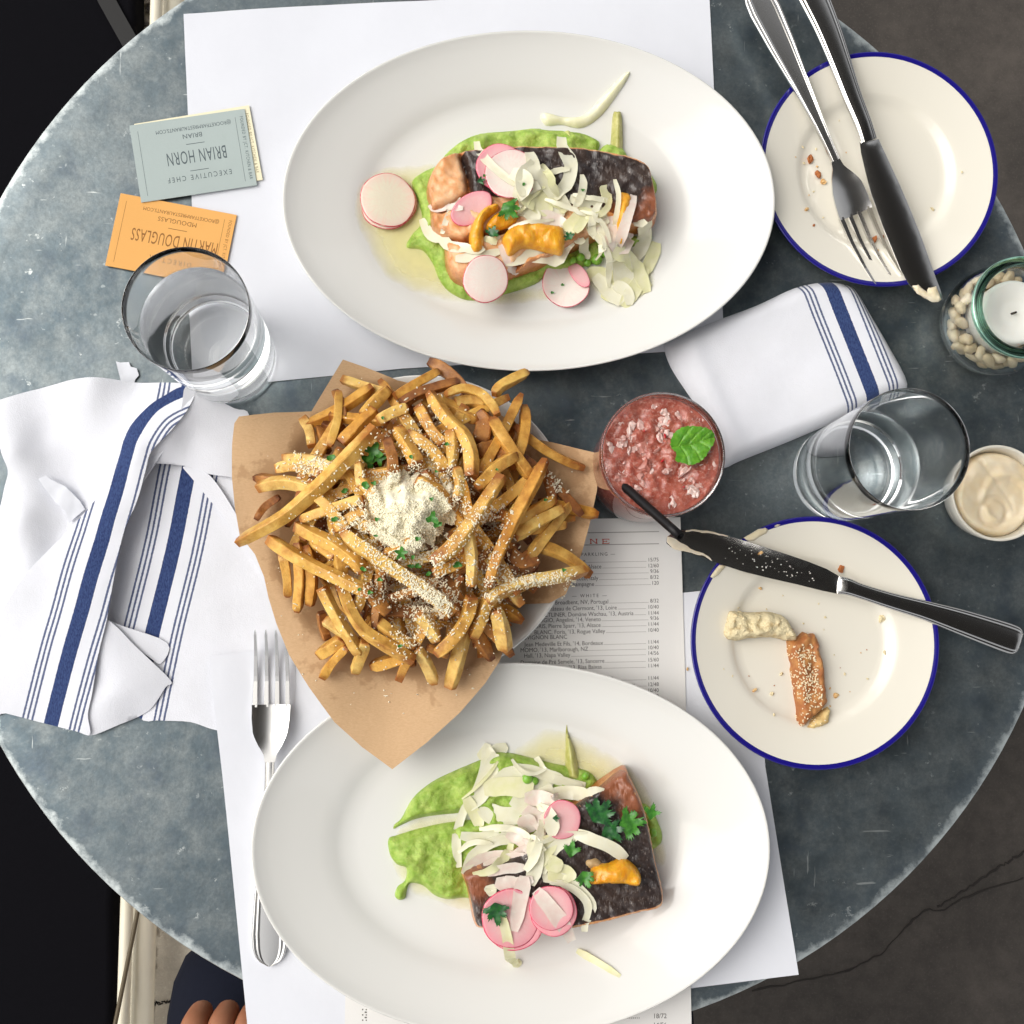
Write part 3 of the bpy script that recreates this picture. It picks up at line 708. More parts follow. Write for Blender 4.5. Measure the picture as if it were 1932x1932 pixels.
# mint leaf
def mint_mat():
    m = pbr('mint', (.10, .30, .02), .42, sss=(.25, .002, (.3, 1, .1)), coat=.08); t = NT(m); p = t.n['Principled BSDF']
    col = t.mix(t.ramp(t.noise(260, 4, .6), [(.35, 0.0), (.7, 1.0)]), (.060, .23, .010), (.16, .39, .028)); col = t.mix(t.attr('vein'), col, (.24, .50, .06))
    t.link(col, p.inputs['Base Color']); t.link(t.bump(t.noise(330, 3, .6), .5, .0012), p.inputs['Normal']); return m
ml_ = [(458, 415), (470, 380), (495, 358), (530, 348), (570, 350), (610, 358), (640, 378), (642, 410), (620, 445), (600, 478), (575, 498), (540, 510), (505, 500), (478, 492), (482, 460), (465, 440)]
oc = [p[:2] for p in spline(world_pts(Z_MID(ml_), lv + .006), 96, True)]
oc = [(p[0] + (.0004 if i % 3 == 0 else -.0002) * math.cos(i * .4), p[1] + (.0004 if i % 3 == 0 else -.0002) * math.sin(i * .4)) for i, p in enumerate(oc)]
rib = world_pts(Z_MID([(468, 430), (540, 425), (600, 405), (642, 392)]), lv + .006)
sides = [rib] + [world_pts(Z_MID(L), lv + .006) for L in ([(490, 428), (520, 380), (545, 352)], [(530, 425), (565, 380), (592, 358)], [(575, 413), (605, 385), (625, 372)], [(500, 430), (525, 470), (530, 505)], [(540, 425), (570, 460), (585, 490)], [(580, 413), (610, 430), (620, 442)])]
def vein(x, y): return np.exp(-(np.min([seg_dist(x, y, s, False)[0] for s in sides], 0) / .00035) ** 2)
leaf_h = lambda x, y: CO[2] + lv + .0045 + .0022 * np.minimum(seg_dist(x, y, rib, False)[0] / .006, 1) - .0010 * vein(x, y) + .0012 * fnoise(x, y, .005, 5, 2)
o = sheet('mint_leaf', oc, leaf_h, .0005, .0008, mint_mat(), attrs={'vein': lambda x, y: vein(x, y) * .6}); tag(o, 'bright green mint leaf lying on the pink crushed ice', 'mint leaf')
# straw: rises out of the glass over its rim
M_STRAW = pbr('black_straw', (.006, .005, .006), .4, spec=.3)
q1 = at(*Z_MID([(500, 806)])[0][:2], .112); q0 = at(*Z_MID([(290, 620)])[0][:2], lv + .002); d = (q0 - q1).normalized(); q0 = q0 + d * .028
o = sweep('drinking_straw', [q0 + (q1 - q0) * k / 8 for k in range(9)], circle_sec(lambda t: .0028, 14), M_STRAW, cap=False)
so = o.modifiers.new('wall', 'SOLIDIFY'); so.thickness = .0004; tag(o, 'thin black straw leaning out of the pink drink over the knife tip', 'straw')

# ================================================================ candle jar
JC = (.3190, .0860, TZ + .0003)
jar = empty('candle_jar', JC); tag(jar, 'squat greenish glass jar of dried beans at the right edge', 'jar')
lathe('jar_body', [(0, .0015), (.020, .0015), (.024, 0), (.030, .004), (.0345, .012), (.0360, .022), (.0350, .034), (.0320, .045), (.0300, .0505), (.0298, .053),
                   (.0268, .053), (.0272, .050), (.0292, .0445), (.0322, .034), (.0333, .022), (.0318, .013), (.0275, .0065), (.022, .0045), (0, .0045)], M_GREEN, jar, seg=96, c=JC)
lathe('jar_rim', [(.0268, .0532), (.0300, .0532), (.0324, .0545), (.0330, .0570), (.0326, .0592), (.0312, .0600), (.0296, .0592), (.0286, .0604), (.0270, .0596), (.0264, .0565), (.0268, .0532)], glass_mat('green_rim_glass', (.42, .76, .58)), jar, seg=96, c=JC)
M_WAX = pbr('candle_wax', (.80, .785, .74), .42, sss=(.5, .008, (1, .9, .8)))
cx, cy_ = JC[0] - .0005, JC[1] - .0005
candle = empty('candle', (cx, cy_, JC[2] + .02)); tag(candle, 'white votive candle with black wick bedded in beans inside the jar', 'candle')
lathe('wax', [(0, 0), (.0190, 0), (.0205, .004), (.0212, .026), (.0208, .0292), (.0196, .0305), (.0180, .0302), (.0125, .0282), (.0095, .0262), (.0050, .0252), (0, .0250)], M_WAX, candle, seg=64, c=(cx, cy_, JC[2] + .018))
sweep('wick', [Vector((cx, cy_, JC[2] + .0425 + k * .0012)) + Vector((.0003 * k, 0, 0)) for k in range(5)], circle_sec(lambda t: .0007, 6), pbr('wick', (.02, .015, .012), .9), candle, up=(0, 1, 0))
# beans
M_BEAN = pbr('bean', (.66, .52, .33), .42, rnd=(.74, .62, .44), sss=(.15, .002, (1, .7, .4))); M_EYE = pbr('bean_eye', (.05, .025, .018), .5)
bb = bmesh.new(); bmesh.ops.create_uvsphere(bb, u_segments=14, v_segments=9, radius=1.0)
bV = [Vector((v.co.x * .0052, v.co.y * .0036 + (.0007 if abs(v.co.x) > .5 else -.0001), v.co.z * .0033)) for v in bb.verts]; bF = [[v.index for v in f.verts] for f in bb.faces]; bb.free()
bme = bpy.data.meshes.new('bean'); bme.from_pydata(bV, [], bF); bme.materials.append(M_BEAN); bme.polygons.foreach_set('use_smooth', [True] * len(bF)); bme.update()
bb = bmesh.new(); bmesh.ops.create_uvsphere(bb, u_segments=8, v_segments=6, radius=1.0)
eme = bpy.data.meshes.new('eye'); eme.from_pydata([Vector((v.co.x * .0016, v.co.y * .0008 - .0034, v.co.z * .0013)) for v in bb.verts], [], [[v.index for v in f.verts] for f in bb.faces]); eme.materials.append(M_EYE); eme.update(); bb.free()
rg = random.Random(5); placed = []
tries = 0
while len(placed) < 150 and tries < 9000:
    tries += 1
    a = rg.uniform(0, 6.283); r = math.sqrt(rg.uniform(.0205 ** 2, .0298 ** 2)); z = rg.choice((.0095, .0145, .0195, .0245, .028)) + rg.uniform(-.001, .001)
    rmax = float(np.interp(z, [.0065, .013, .022, .034], [.0275, .0318, .0333, .0322])) - .0042
    rmin = .0245 if z > .018 else 0.0
    if r > rmax or r < rmin: continue
    p = Vector((JC[0] + r * math.cos(a), JC[1] + r * math.sin(a), JC[2] + z))
    if any((p - q).length < .0062 for q in placed): continue
    placed.append(p)
for p in placed:
    o = bpy.data.objects.new('bean', bme); COL.objects.link(o); o.location = p; o.rotation_euler = (rg.uniform(-.8, .8), rg.uniform(-.8, .8), rg.uniform(0, 6.3))
    tag(o, 'small cream dried bean with dark eye packed in the candle jar', 'bean', 'dried beans in the candle jar')
    e = bpy.data.objects.new('eye', eme); COL.objects.link(e); e.parent = o; 
    if rg.random() < .5: e.rotation_euler = (1.2, 0, 0)

# ================================================================ butter dish
RC = (.3149, -.0289, TZ + .0003)
ram = lathe('butter_dish', [(0, .003), (.022, .003), (.0255, .005), (.0280, .015), (.0296, .0235), (.0302, .0248), (.0311, .0250), (.0316, .0242), (.0306, .016), (.0282, .004), (.0265, 0), (.020, 0), (.019, .001), (0, .001)], M_CRM, seg=96, c=RC)
tag(ram, 'small round cream butter dish at the right edge', 'dish')
def butter_mat(name='butter'):
    m = pbr(name, (.80, .66, .44), .38, sss=(.35, .005, (1, .8, .5)), bump=(160, .25, .001)); t = NT(m); p = t.n['Principled BSDF']
    t.link(t.mix(t.ramp(t.noise(80, 4), [(.35, 0.0), (.7, 1.0)]), (.80, .65, .42), (.86, .75, .56)), p.inputs['Base Color']); return m
M_BUTTER = butter_mat()
ring = [(RC[0] + .0286 * math.cos(a) + .0012 * math.sin(3 * a), RC[1] + .0286 * math.sin(a)) for a in np.linspace(0, 2 * math.pi, 60, endpoint=False)]
def bh(d, x, y):
    X, Y = x - RC[0], y - RC[1]
    sw = np.sqrt((X - .006) ** 2 + (Y + .004) ** 2); g1 = np.exp(-((sw - .016) / .0025) ** 2); g2 = np.exp(-((np.sqrt((X + .002) ** 2 + (Y + .012) ** 2) - .009) / .002) ** 2)
    g3 = np.exp(-((X * .8 + Y * .6 - .004) / .0018) ** 2) * (X < .012)
    return .0115 * np.minimum(d / .0035, 1) ** .5 + .0012 * np.clip(d / .004, 0, 1) * (fnoise(x, y, .012, 3, 3) * 1.6 + g1 * 1.5 - g2 * 1.6 - g3 * 1.2) + .0028 * np.clip(-X * 40 + Y * 30, -.7, .7) * np.clip(d / .008, 0, 1)
o = mound('butter', ring, RC[2] + .0105, bh, .0013, M_BUTTER, sharp=80); tag(o, 'whipped pale butter with knife swirls filling the small dish', 'butter')

# ================================================================ cutlery
def steel_mat():
    m = pbr('polished_steel', (.70, .69, .67), .13, metal=1.0); t = NT(m); p = t.n['Principled BSDF']
    p.inputs['Roughness'].default_value = .19; return m
M_STEEL = steel_mat()
RIDGE = [(-1, 0), (-.97, .0006), (-.90, .00095), (-.82, .0007), (-.79, .0004), (-.75, .0004), (-.70, .00075), (-.63, .0008), (-.58, .0005), (-.52, .0005), (0, .0009), (.52, .0005), (.58, .0005), (.63, .0008), (.70, .00075), (.75, .0004), (.79, .0004), (.82, .0007), (.90, .00095), (.97, .0006), (1, 0)]
def ridge_sec(hw, th, lift=1.0):
    def f(i, t):
        w = hw(t); return [(s * w, th / 2 + d * lift) for s, d in RIDGE] + [(w * .9, -th / 2), (0, -th / 2 - .0004), (-w * .9, -th / 2)]
    return f
M_FORK = pbr('brushed_steel', (.72, .71, .69), .27, metal=1.0)
def fork(a, b, zf, label, L=.212):
    """a: handle end, b: tine tips (world xy); zf(t) height above the table"""
    a = Vector(a); b = Vector(b); d = (b - a).normalized(); s = Vector((-d.y, d.x, 0)); L = (b - a).length; k = L / .212
    root = empty('fork', (a.x, a.y, TZ + zf(0))); tag(root, label, 'fork', 'steel forks')
    P = lambda y, x=0, dz=0: Vector((a.x + d.x * y * k + s.x * x, a.y + d.y * y * k + s.y * x, TZ + zf(y / .212) + dz))
    ys = np.linspace(0, .128, 46); W = lambda y: float(np.interp(y, [0, .002, .005, .010, .02, .045, .075, .10, .118, .128], [.001, .0055, .0085, .0106, .0113, .0095, .0062, .0040, .0031, .0030]))
    sweep('handle', [P(y) for y in ys], lambda i, t: ridge_sec(lambda q: W(ys[i]), .0022)(i, t), M_FORK, root, sharp=60)
    # head: curved plate
    hy = np.linspace(.127, .164, 14); HW = lambda y: float(np.interp(y, [.127, .133, .139, .146, .155, .164], [.0030, .0042, .0078, .0108, .0119, .0121]))
    curve = lambda x, y: .25 * x * x / .0121 * min(1, max(0, (y - .132) / .01)) * .9
    V, F = [], []; m = 13
    for y in hy:
        for q in np.linspace(-1, 1, m): x = q * HW(y); V.append(P(y, x, curve(x, y) + .0009))
    nb = len(V)
    V += [v - Vector((0, 0, .0018)) for v in V[:nb]]
    for r in range(len(hy) - 1):
        for c in range(m - 1):
            i = r * m + c; F.append((i, i + 1, i + m + 1, i + m)); F.append((i + nb, i + m + nb, i + m + 1 + nb, i + 1 + nb))
        i = r * m; F.append((i, i + m, i + m + nb, i + nb)); i = r * m + m - 1; F.append((i, i + nb, i + m + nb, i + m))
    F.append(tuple(range(0, m)) + tuple(range(nb + m - 1, nb - 1, -1))); e = (len(hy) - 1) * m; F.append(tuple(range(e + m - 1, e - 1, -1)) + tuple(range(e + nb, e + nb + m)))
    hd = mk('head', V, F, M_FORK, root, sharp=50); fix_normals(hd.data)
    for xc in (-.0103, -.0034, .0034, .0103):
        tw = lambda t: .00175 * (1 - .55 * t) if t < .93 else .0008 * (1 - t) / .07 + .00015
        ty = np.linspace(.1625, .212, 16)
        sweep('tine', [P(y, xc * (1 - .06 * (y - .1625) / .05), curve(xc, y)) for y in ty], lambda i, t: [(-tw(t), -.0009), (tw(t), -.0009), (tw(t) * .8, .0009), (-tw(t) * .8, .0009)], M_FORK, root, smooth=False)
    return root
fz = lambda lo, tip: (lambda t: lo + float(np.interp(t, [0, .1, .35, .6, .68, .76, .85, .93, 1], [0, .0012, .0045, .0068, .0055, .0018, .0012, .0038, .0085])) + tip * t)
h1 = .017
fa, fb = at(*Z_KNF([(395, -75)])[0][:2], h1), at(*Z_KNF([(1168, 1578)])[0][:2], .016)
f1 = fork((fa.x, fa.y, 0), (fb.x, fb.y, 0), lambda t: fz(.0155, -.0095)(t) + (.004 if t < .5 else .004 * max(0, (1 - t) * 2)), 'steel fork lying beside the knife across the upper right plate')
fa, fb = at(509, 1822, .003), at(512, 1188, .009)
f2 = fork((fa.x, fa.y, 0), (fb.x, fb.y, 0), fz(.0026, 0), 'steel fork on the placemat passing under the lower platter')

def knife(bl, spine, handle, hz, label, butter=None):
    """blade outline, handle centre line with half widths, height above the table"""
    root = empty('table_knife', at(*handle[0][:2], hz)); tag(root, label, 'knife', 'steel table knives')
    ol = world_pts(bl, hz); 
    XY, T, B = cdt(ol, .003); dd, _ = seg_dist(XY[:, 0], XY[:, 1], B)
    top = TZ + hz + .0004 + .0009 * np.clip(dd / .008, 0, 1) ** .6
    V, F = close_sheet(XY, T, top, np.full(len(XY), TZ + hz) - .0009 * np.clip(dd / .008, 0, 1))
    blade = mk('blade', V, F, M_STEEL, root, sharp=30)
    hp = spline([(p[0], p[1], p[2]) for p in handle], 44); n = len(hp)
    pts = [at(p[0], p[1], hz) for p in hp]; ws = [p[2] for p in hp]
    def sec(i, t):
        w = ws[i]; th = .0030 if t > .12 else .0016 + .0014 * t / .12
        if t > .91: q_ = math.sqrt(max(0, 1 - ((t - .91) / .09) ** 2)); w *= .12 + .88 * q_; th *= .3 + .7 * q_
        return [(s * w, th * (1 - abs(s) ** 3 * .55) + q * .55) for s, q in RIDGE] + [(w * .85, -th * .6), (0, -th), (-w * .85, -th * .6)]
    sweep('handle', pts, sec, M_STEEL, root, sharp=60)
    return root, blade
mm = .001
bl = Z_KNF([(1005, 800), (1012, 860), (1040, 980), (1068, 1085), (1105, 1190), (1140, 1290), (1190, 1410), (1235, 1520), (1275, 1590), (1310, 1635), (1365, 1680), (1420, 1700), (1455, 1700), (1472, 1680), (1462, 1640), (1435, 1570), (1400, 1470), (1350, 1330), (1290, 1180), (1230, 1040), (1160, 890), (1112, 785)])
hd = [Z_KNF([(1058, 795)])[0] + (5.6 * mm,), Z_KNF([(1020, 690)])[0] + (5.9 * mm,), Z_KNF([(960, 540)])[0] + (6.6 * mm,), Z_KNF([(895, 360)])[0] + (7.6 * mm,), Z_KNF([(820, 160)])[0] + (9.0 * mm,), Z_KNF([(745, -10)])[0] + (10.4 * mm,), Z_KNF([(660, -190)])[0] + (11 * mm,), Z_KNF([(640, -240)])[0] + (9 * mm,)]
k1_, b1_ = knife(bl, None, hd, .0225, 'steel knife with butter on its tip leaning on the upper right plate')
M_CRBUT = butter_mat('pale_butter')
def smear(name, L, h, th, parent, res=.0011, mat=None, seed=1):
    ol = world_pts(L, h); rs_ = resample(ol, .0012)
    jx = fnoise(np.array([p[0] for p in rs_]), np.array([p[1] for p in rs_]), .006, seed, 3); jy = fnoise(np.array([p[0] for p in rs_]), np.array([p[1] for p in rs_]), .006, seed + 5, 3)
    rs_ = [(p[0] + .0016 * a, p[1] + .0016 * b) for p, a, b in zip(rs_, jx, jy)]
    return mound(name, rs_, TZ + h, lambda d, x, y: th * np.minimum(d / .002, 1) ** .6 * (1 + 1.1 * fnoise(x, y, .004, seed, 2)), res, mat or M_CRBUT, parent)
smear('butter_smear', Z_KNF([(1300, 1605), (1330, 1600), (1380, 1650), (1400, 1620), (1440, 1612), (1458, 1650), (1470, 1682), (1450, 1700), (1415, 1700), (1365, 1682), (1320, 1645)]), .0238, .0012, b1_)
Zb2 = Z_BRD
bl2 = Zb2([(1125, 485), (1030, 430), (900, 378), (760, 330), (560, 265), (400, 215), (250, 172), (120, 148), (0, 140), (-90, 160), (-140, 195), (-145, 240), (-110, 270), (-20, 300), (110, 340), (250, 395), (420, 450), (620, 500), (820, 545), (1000, 590), (1110, 612)])
hd2 = [Zb2([(1118, 548)])[0] + (5.9 * mm,), Zb2([(1180, 560)])[0] + (5.6 * mm,), Zb2([(1280, 595)])[0] + (5.0 * mm,), Zb2([(1500, 665)])[0] + (5.4 * mm,), Zb2([(1750, 735)])[0] + (6.4 * mm,), Zb2([(2000, 815)])[0] + (8.2 * mm,), Zb2([(2250, 900)])[0] + (9.4 * mm,), Zb2([(2380, 945)])[0] + (9.6 * mm,), Zb2([(2450, 970)])[0] + (8.5 * mm,)]
k2_, b2_ = knife(bl2, None, hd2, .0205, 'dark reflecting steel knife laid across the plate with bread')
smear('butter_smear', Zb2([(-140, 200), (-100, 205), (-20, 250), (90, 310), (180, 345), (190, 362), (100, 335), (-10, 302), (-100, 275), (-145, 240)]), .0216, .0003, b2_, seed=3)
smear('butter_smear', Zb2([(0, 140), (120, 148), (250, 172), (300, 180), (310, 190), (240, 182), (110, 160), (0, 150)]), .0213, .0004, b2_, seed=5)
# specks of flour and crumb on the blade
sv, sf = [], []
rg = random.Random(3)
for k in range(60):
    x = rg.gauss(620, 150); y = 190 + (x - 160) * .33 + rg.uniform(-30, 140)
    if not inside(np.array([x]), np.array([y]), [(p[0], p[1]) for p in [(160, 190), (1050, 470), (1050, 560), (300, 380)]])[0]: continue
    p = at(*Zb2([(x, y)])[0][:2], .0222); s = rg.uniform(.0002, .0006); n = len(sv)
    s *= .75; sv += [(p.x + q.x * s, p.y + q.y * s, p.z + q.z * s * .6) for q in iv]; sf += [tuple(i + n for i in f) for f in jf]
o = mk('flour_specks', sv, sf, pbr('flour', (.82, .80, .76), .8), b2_, smooth=False); o['kind'] = 'stuff'
# ================================================================ napkins
def cloth_mat():
    m = pbr('striped_linen', (.78, .78, .80), .85, sheen=.15, spec=.2); t = NT(m); p = t.n['Principled BSDF']
    s = t.math('ABSOLUTE', t.math('ADD', t.attr('stripe'), t.math('MULTIPLY', t.math('SUBTRACT', t.noise(900, 2), .5), .0006)))
    def band(c, w): return t.math('LESS_THAN', t.math('ABSOLUTE', t.math('SUBTRACT', s, c)), w)
    wide = band(0.0, .0047); thin = band(.0125, .00066)
    for c in (.0155, .0185): thin = t.math('MAXIMUM', thin, band(c, .00066))
    tw = t.ramp(t.noise(1500, 2, .6, stretch=(1, .35, 1, .6)), [(.35, 0.0), (.7, 1.0)])
    navy = t.mix(tw, (.020, .035, .115), (.050, .085, .215))
    col = t.mix(t.math('MULTIPLY', thin, .9), t.mix(t.ramp(t.noise(30, 4), [(.4, 0.0), (.8, 1.0)]), (.775, .785, .835), (.735, .745, .785)), navy)
    col = t.mix(wide, col, navy); t.link(col, p.inputs['Base Color'])
    t.link(t.bump(t.math('ADD', t.noise(1300, 2, .6), t.math('MULTIPLY', t.noise(55, 4), 3.0)), .26, .0009), p.inputs['Normal']); return m
M_LINEN = cloth_mat()
def layer(outline_uv, ctrl, stripe, thick=.0009, res=.0028, wr=.0006, seed=0, hmid=.006):
    """one fold of a napkin: returns mesh data with its stripe coordinate"""
    ol = world_pts(spline([p[:2] for p in outline_uv], len(outline_uv) * 4, True), hmid)
    cp = [(*tuple(at(c[0], c[1], c[2] * .001)[:2]), c[2] * .001) for c in ctrl]
    f = tps(cp); XY, T, B = cdt(ol, res); z = TZ + np.maximum(f(XY[:, 0], XY[:, 1]), .0006) + wr * 1.6 * fnoise(XY[:, 0], XY[:, 1], .035, seed, 3)
    V, F = close_sheet(XY, T, z + thick, z)
    if stripe is None: s = np.full(len(XY), 1.0)
    else:
        st = [p for p in spline([tuple(at(q[0], q[1], hmid)[:2]) for q in stripe], 40)]; s = seg_dist(XY[:, 0], XY[:, 1], st, False)[1]
    return V, F, np.r_[s, s]
def napkin(name, layers, label):
    V, F, S = [], [], []
    for v, f, s in layers:
        n = len(V); V += [tuple(q) for q in v]; F += [tuple(i + n for i in q) for q in f]; S += list(s)
    o = mk(name, V, F, M_LINEN, attrs={'stripe': S}, sharp=70); tag(o, label, 'napkin', 'striped linen napkins'); return o
N = Z_NAP
A_ = layer(N([(690, 550), (850, 555), (1000, 590), (1180, 620), (1260, 880), (1330, 1090), (1360, 1330), (1340, 1780), (1160, 1800), (1000, 1788), (880, 1750), (740, 1742), (640, 1724), (540, 1500), (470, 1290), (520, 1080), (560, 900), (630, 700)]),
           N([(700, 560, 2), (950, 610, 1.5), (1100, 900, 1.2), (1250, 1200, 1.2), (1290, 1700, 1), (900, 1740, 1.2), (650, 1720, 1.5), (700, 1300, 1.8), (800, 1000, 2.2), (560, 1300, 1.2), (1050, 1400, 2), (620, 800, 1.2)]),
           N([(905, 450), (868, 610), (800, 960), (706, 1340), (640, 1650), (600, 1850)]), seed=1, hmid=.0015)
F_ = layer(N([(850, 572), (960, 602), (1080, 770), (1250, 1090), (1232, 1105), (1095, 885), (900, 640)]), N([(850, 572, 4), (960, 602, 4), (1080, 770, 3.4), (1250, 1090, 3), (1232, 1105, 3), (900, 640, 3.6)]), None, seed=2, hmid=.003)
C_ = layer(N([(-60, 285), (0, 263), (200, 206), (430, 172), (640, 185), (830, 190), (900, 222), (820, 420), (700, 600), (560, 800), (420, 1040), (300, 1250), (120, 1420), (-60, 1500), (-60, 900), (-10, 760), (16, 660), (38, 590), (22, 530), (-6, 430)]),
           N([(-60, 300, 2), (0, 275, 6), (60, 500, 12), (100, 800, 13), (118, 1070, 12), (20, 600, 4), (0, 760, 2), (-50, 1100, 2), (30, 1000, 4.5), (200, 215, 5), (430, 178, 15), (420, 300, 11), (640, 190, 6), (830, 195, 9), (900, 225, 10), (200, 420, 2.5), (260, 700, 2), (250, 950, 3), (400, 560, 4), (560, 380, 9), (700, 300, 14), (560, 600, 10), (700, 600, 10), (400, 900, 8), (300, 1250, 4), (0, 1400, 2), (350, 400, 6)]),
           N([(885, 60), (878, 210), (868, 330)]), seed=3, hmid=.006)
E_ = layer(N([(870, 212), (940, 236), (1080, 300), (1150, 340), (1160, 640), (1075, 618), (960, 602), (850, 565), (720, 556), (685, 548), (730, 470), (800, 410), (850, 320)]),
           N([(880, 218, 15), (945, 240, 12), (1080, 305, 7), (1140, 480, 4), (1075, 615, 4), (960, 600, 5), (850, 562, 6), (720, 552, 9), (760, 480, 13), (860, 440, 10), (960, 420, 9), (1000, 520, 6.5), (800, 410, 15.5), (850, 320, 16), (900, 330, 13)]), None, seed=4, hmid=.009)
Bst = [(960, 175), (860, 213), (760, 262), (690, 320), (620, 430), (585, 540), (545, 680), (497, 850), (445, 1020), (385, 1220), (312, 1450), (215, 1765), (190, 1850)]
B_ = layer(N([(880, 208), (906, 226), (870, 320), (800, 410), (740, 470), (700, 520), (680, 600), (640, 730), (578, 880), (548, 1000), (520, 1150), (492, 1290), (456, 1430), (420, 1620), (397, 1720), (402, 1812), (330, 1796), (180, 1762), (0, 1716), (-60, 1700), (-60, 1290), (0, 1236), (120, 1066), (330, 850), (470, 690), (540, 570), (552, 480), (610, 380), (700, 290), (770, 240), (830, 205)]),
           N([(880, 210, 13), (850, 320, 17.5), (700, 520, 17), (640, 730, 16), (560, 950, 15), (492, 1290, 13), (420, 1620, 10), (397, 1720, 8), (402, 1812, 6), (180, 1762, 2.5), (0, 1716, 2), (-60, 1500, 3), (0, 1236, 8.5), (120, 1066, 12.5), (330, 850, 12), (470, 690, 13), (552, 520, 13.5), (610, 380, 14), (700, 290, 16), (770, 240, 14), (600, 560, 18), (520, 800, 17.5), (430, 1080, 16), (330, 1400, 12), (250, 1600, 7), (200, 1200, 11), (100, 1450, 7), (300, 1000, 14), (640, 470, 18.5), (740, 380, 18)]),
           N(Bst), seed=5, hmid=.013, wr=.0004)
D2_ = layer(N([(500, 1282), (580, 1310), (772, 1386), (742, 1480), (690, 1452), (600, 1380)]), N([(500, 1282, 8), (772, 1386, 3.4), (742, 1480, 3.4), (600, 1380, 5.5)]), None, seed=6, hmid=.005)
D_ = layer(N([(488, 1283), (540, 1305), (620, 1392), (780, 1555), (758, 1592), (700, 1680), (640, 1724), (550, 1762), (402, 1814), (395, 1716), (418, 1620), (455, 1430)]),
           N([(488, 1283, 11), (620, 1392, 7.5), (780, 1555, 3.2), (700, 1680, 3), (640, 1724, 2.6), (402, 1814, 4.5), (396, 1716, 6.5), (418, 1620, 7.5), (455, 1430, 10), (540, 1450, 9.5), (600, 1560, 8.5), (500, 1650, 9), (480, 1560, 8)]), None, seed=7, hmid=.007)
napkin('napkin', [A_, F_, C_, E_, D2_, D_, B_], 'crumpled white linen napkin with navy stripes on the left of the table')
# right napkin: a folded pad
rn = [(1256, 652), (1268, 640), (1340, 608), (1430, 574), (1502, 541), (1560, 530), (1600, 535), (1620, 548), (1645, 590), (1680, 650), (1716, 722), (1690, 745), (1600, 785), (1500, 828), (1400, 868), (1374, 880), (1366, 872), (1340, 800), (1300, 740), (1268, 690)]
ol = world_pts(rn, .006); rst = world_pts([(1541, 480), (1559, 530), (1602, 640), (1643, 748), (1680, 840)], .006)
XY, T, B = cdt([tuple(p) for p in spline(ol, 80, True)], .0024); dd, _ = seg_dist(XY[:, 0], XY[:, 1], B)
hh = .0085 * (1 - (1 - np.clip(dd / .010, 0, 1)) ** 2.2) + .0012 + .0022 * fnoise(XY[:, 0], XY[:, 1], .045, 14, 2) * np.clip(dd / .01, 0, 1)
c1 = world_pts([(1268, 650), (1310, 740), (1340, 850)], .006); c2 = world_pts([(1300, 640), (1335, 720), (1400, 860)], .006)
hh += -.0016 * np.exp(-(seg_dist(XY[:, 0], XY[:, 1], c1, False)[0] / .004) ** 2) + .0016 * np.exp(-(seg_dist(XY[:, 0], XY[:, 1], c2, False)[0] / .006) ** 2)
st = seg_dist(XY[:, 0], XY[:, 1], spline(rst, 30), False)[1]; V, F = close_sheet(XY, T, TZ + hh + .001, np.full(len(XY), TZ + .0008))
napkin('napkin', [(V, F, np.r_[st, st])], 'neatly folded white linen napkin with navy stripes beside the pink drink')
# scraps of torn paper
def scrap(L, h, label, seed):
    o = sheet('paper_scrap', world_pts(L, h), lambda x, y: TZ + h + .0012 * fnoise(x, y, .008, seed, 2), .0003, .002, M_PAPER, sharp=20); tag(o, label, 'paper scrap', 'torn paper scraps')
scrap([(219, 682), (228, 684), (243, 683), (247, 692), (258, 695), (262, 708), (255, 716), (253, 722), (228, 720)], .002, 'torn white paper scrap on the zinc above the left napkin', 3)
scrap(Z_NAP([(180, 628), (215, 612), (235, 630), (300, 660), (340, 700), (370, 730), (392, 768), (320, 830), (300, 770), (255, 735), (200, 660)]), .0085, 'torn translucent paper scrap lying on the crumpled left napkin', 9)
# ================================================================ brown paper, fries, cheese
M_KRAFT = pbr('brown_kraft', (.58, .375, .205), .72, spec=.2); _t = NT(M_KRAFT); _p = _t.n['Principled BSDF']
_c = _t.mix(_t.ramp(_t.noise(500, 4, .7, stretch=(1, 4, 1, .4)), [(.35, 0.0), (.7, 1.0)]), (.56, .36, .195), (.65, .44, .255))
_c = _t.mix(_t.ramp(_t.math('ADD', _t.noise(46, 4, .65), _t.math('MULTIPLY', _t.attr('grease'), .30)), [(.715, 0.0), (.78, .65)]), _c, (.42, .25, .125))
_t.link(_c, _p.inputs['Base Color']); _t.link(_t.bump(_t.noise(38, 5, .6), .35, .0022), _p.inputs['Normal'])
fcx, fcy = FC[0], FC[1]
ZP = TZ
def paper_z(x, y, lift=0.0, amp=1.0):
    r = np.hypot(np.asarray(x) - fcx, np.asarray(y) - fcy); th = np.arctan2(np.asarray(y) - fcy, np.asarray(x) - fcx)
    base = np.interp(r, [0, .055, .075, .095, .125, .17, .20], [.0115, .0125, .026, .0400, .0410, .0390, .037])
    pl = np.clip((r - .055) / .05, 0, 1)
    return ZP + base + lift + amp * pl * (.0026 * np.sin(5 * th + .6) + .0016 * np.sin(9 * th + 2)) * np.interp(r, [.05, .11, .16, .2], [0, 1, .6, .3]) + .0006 * fnoise(x, y, .02, 4, 2)
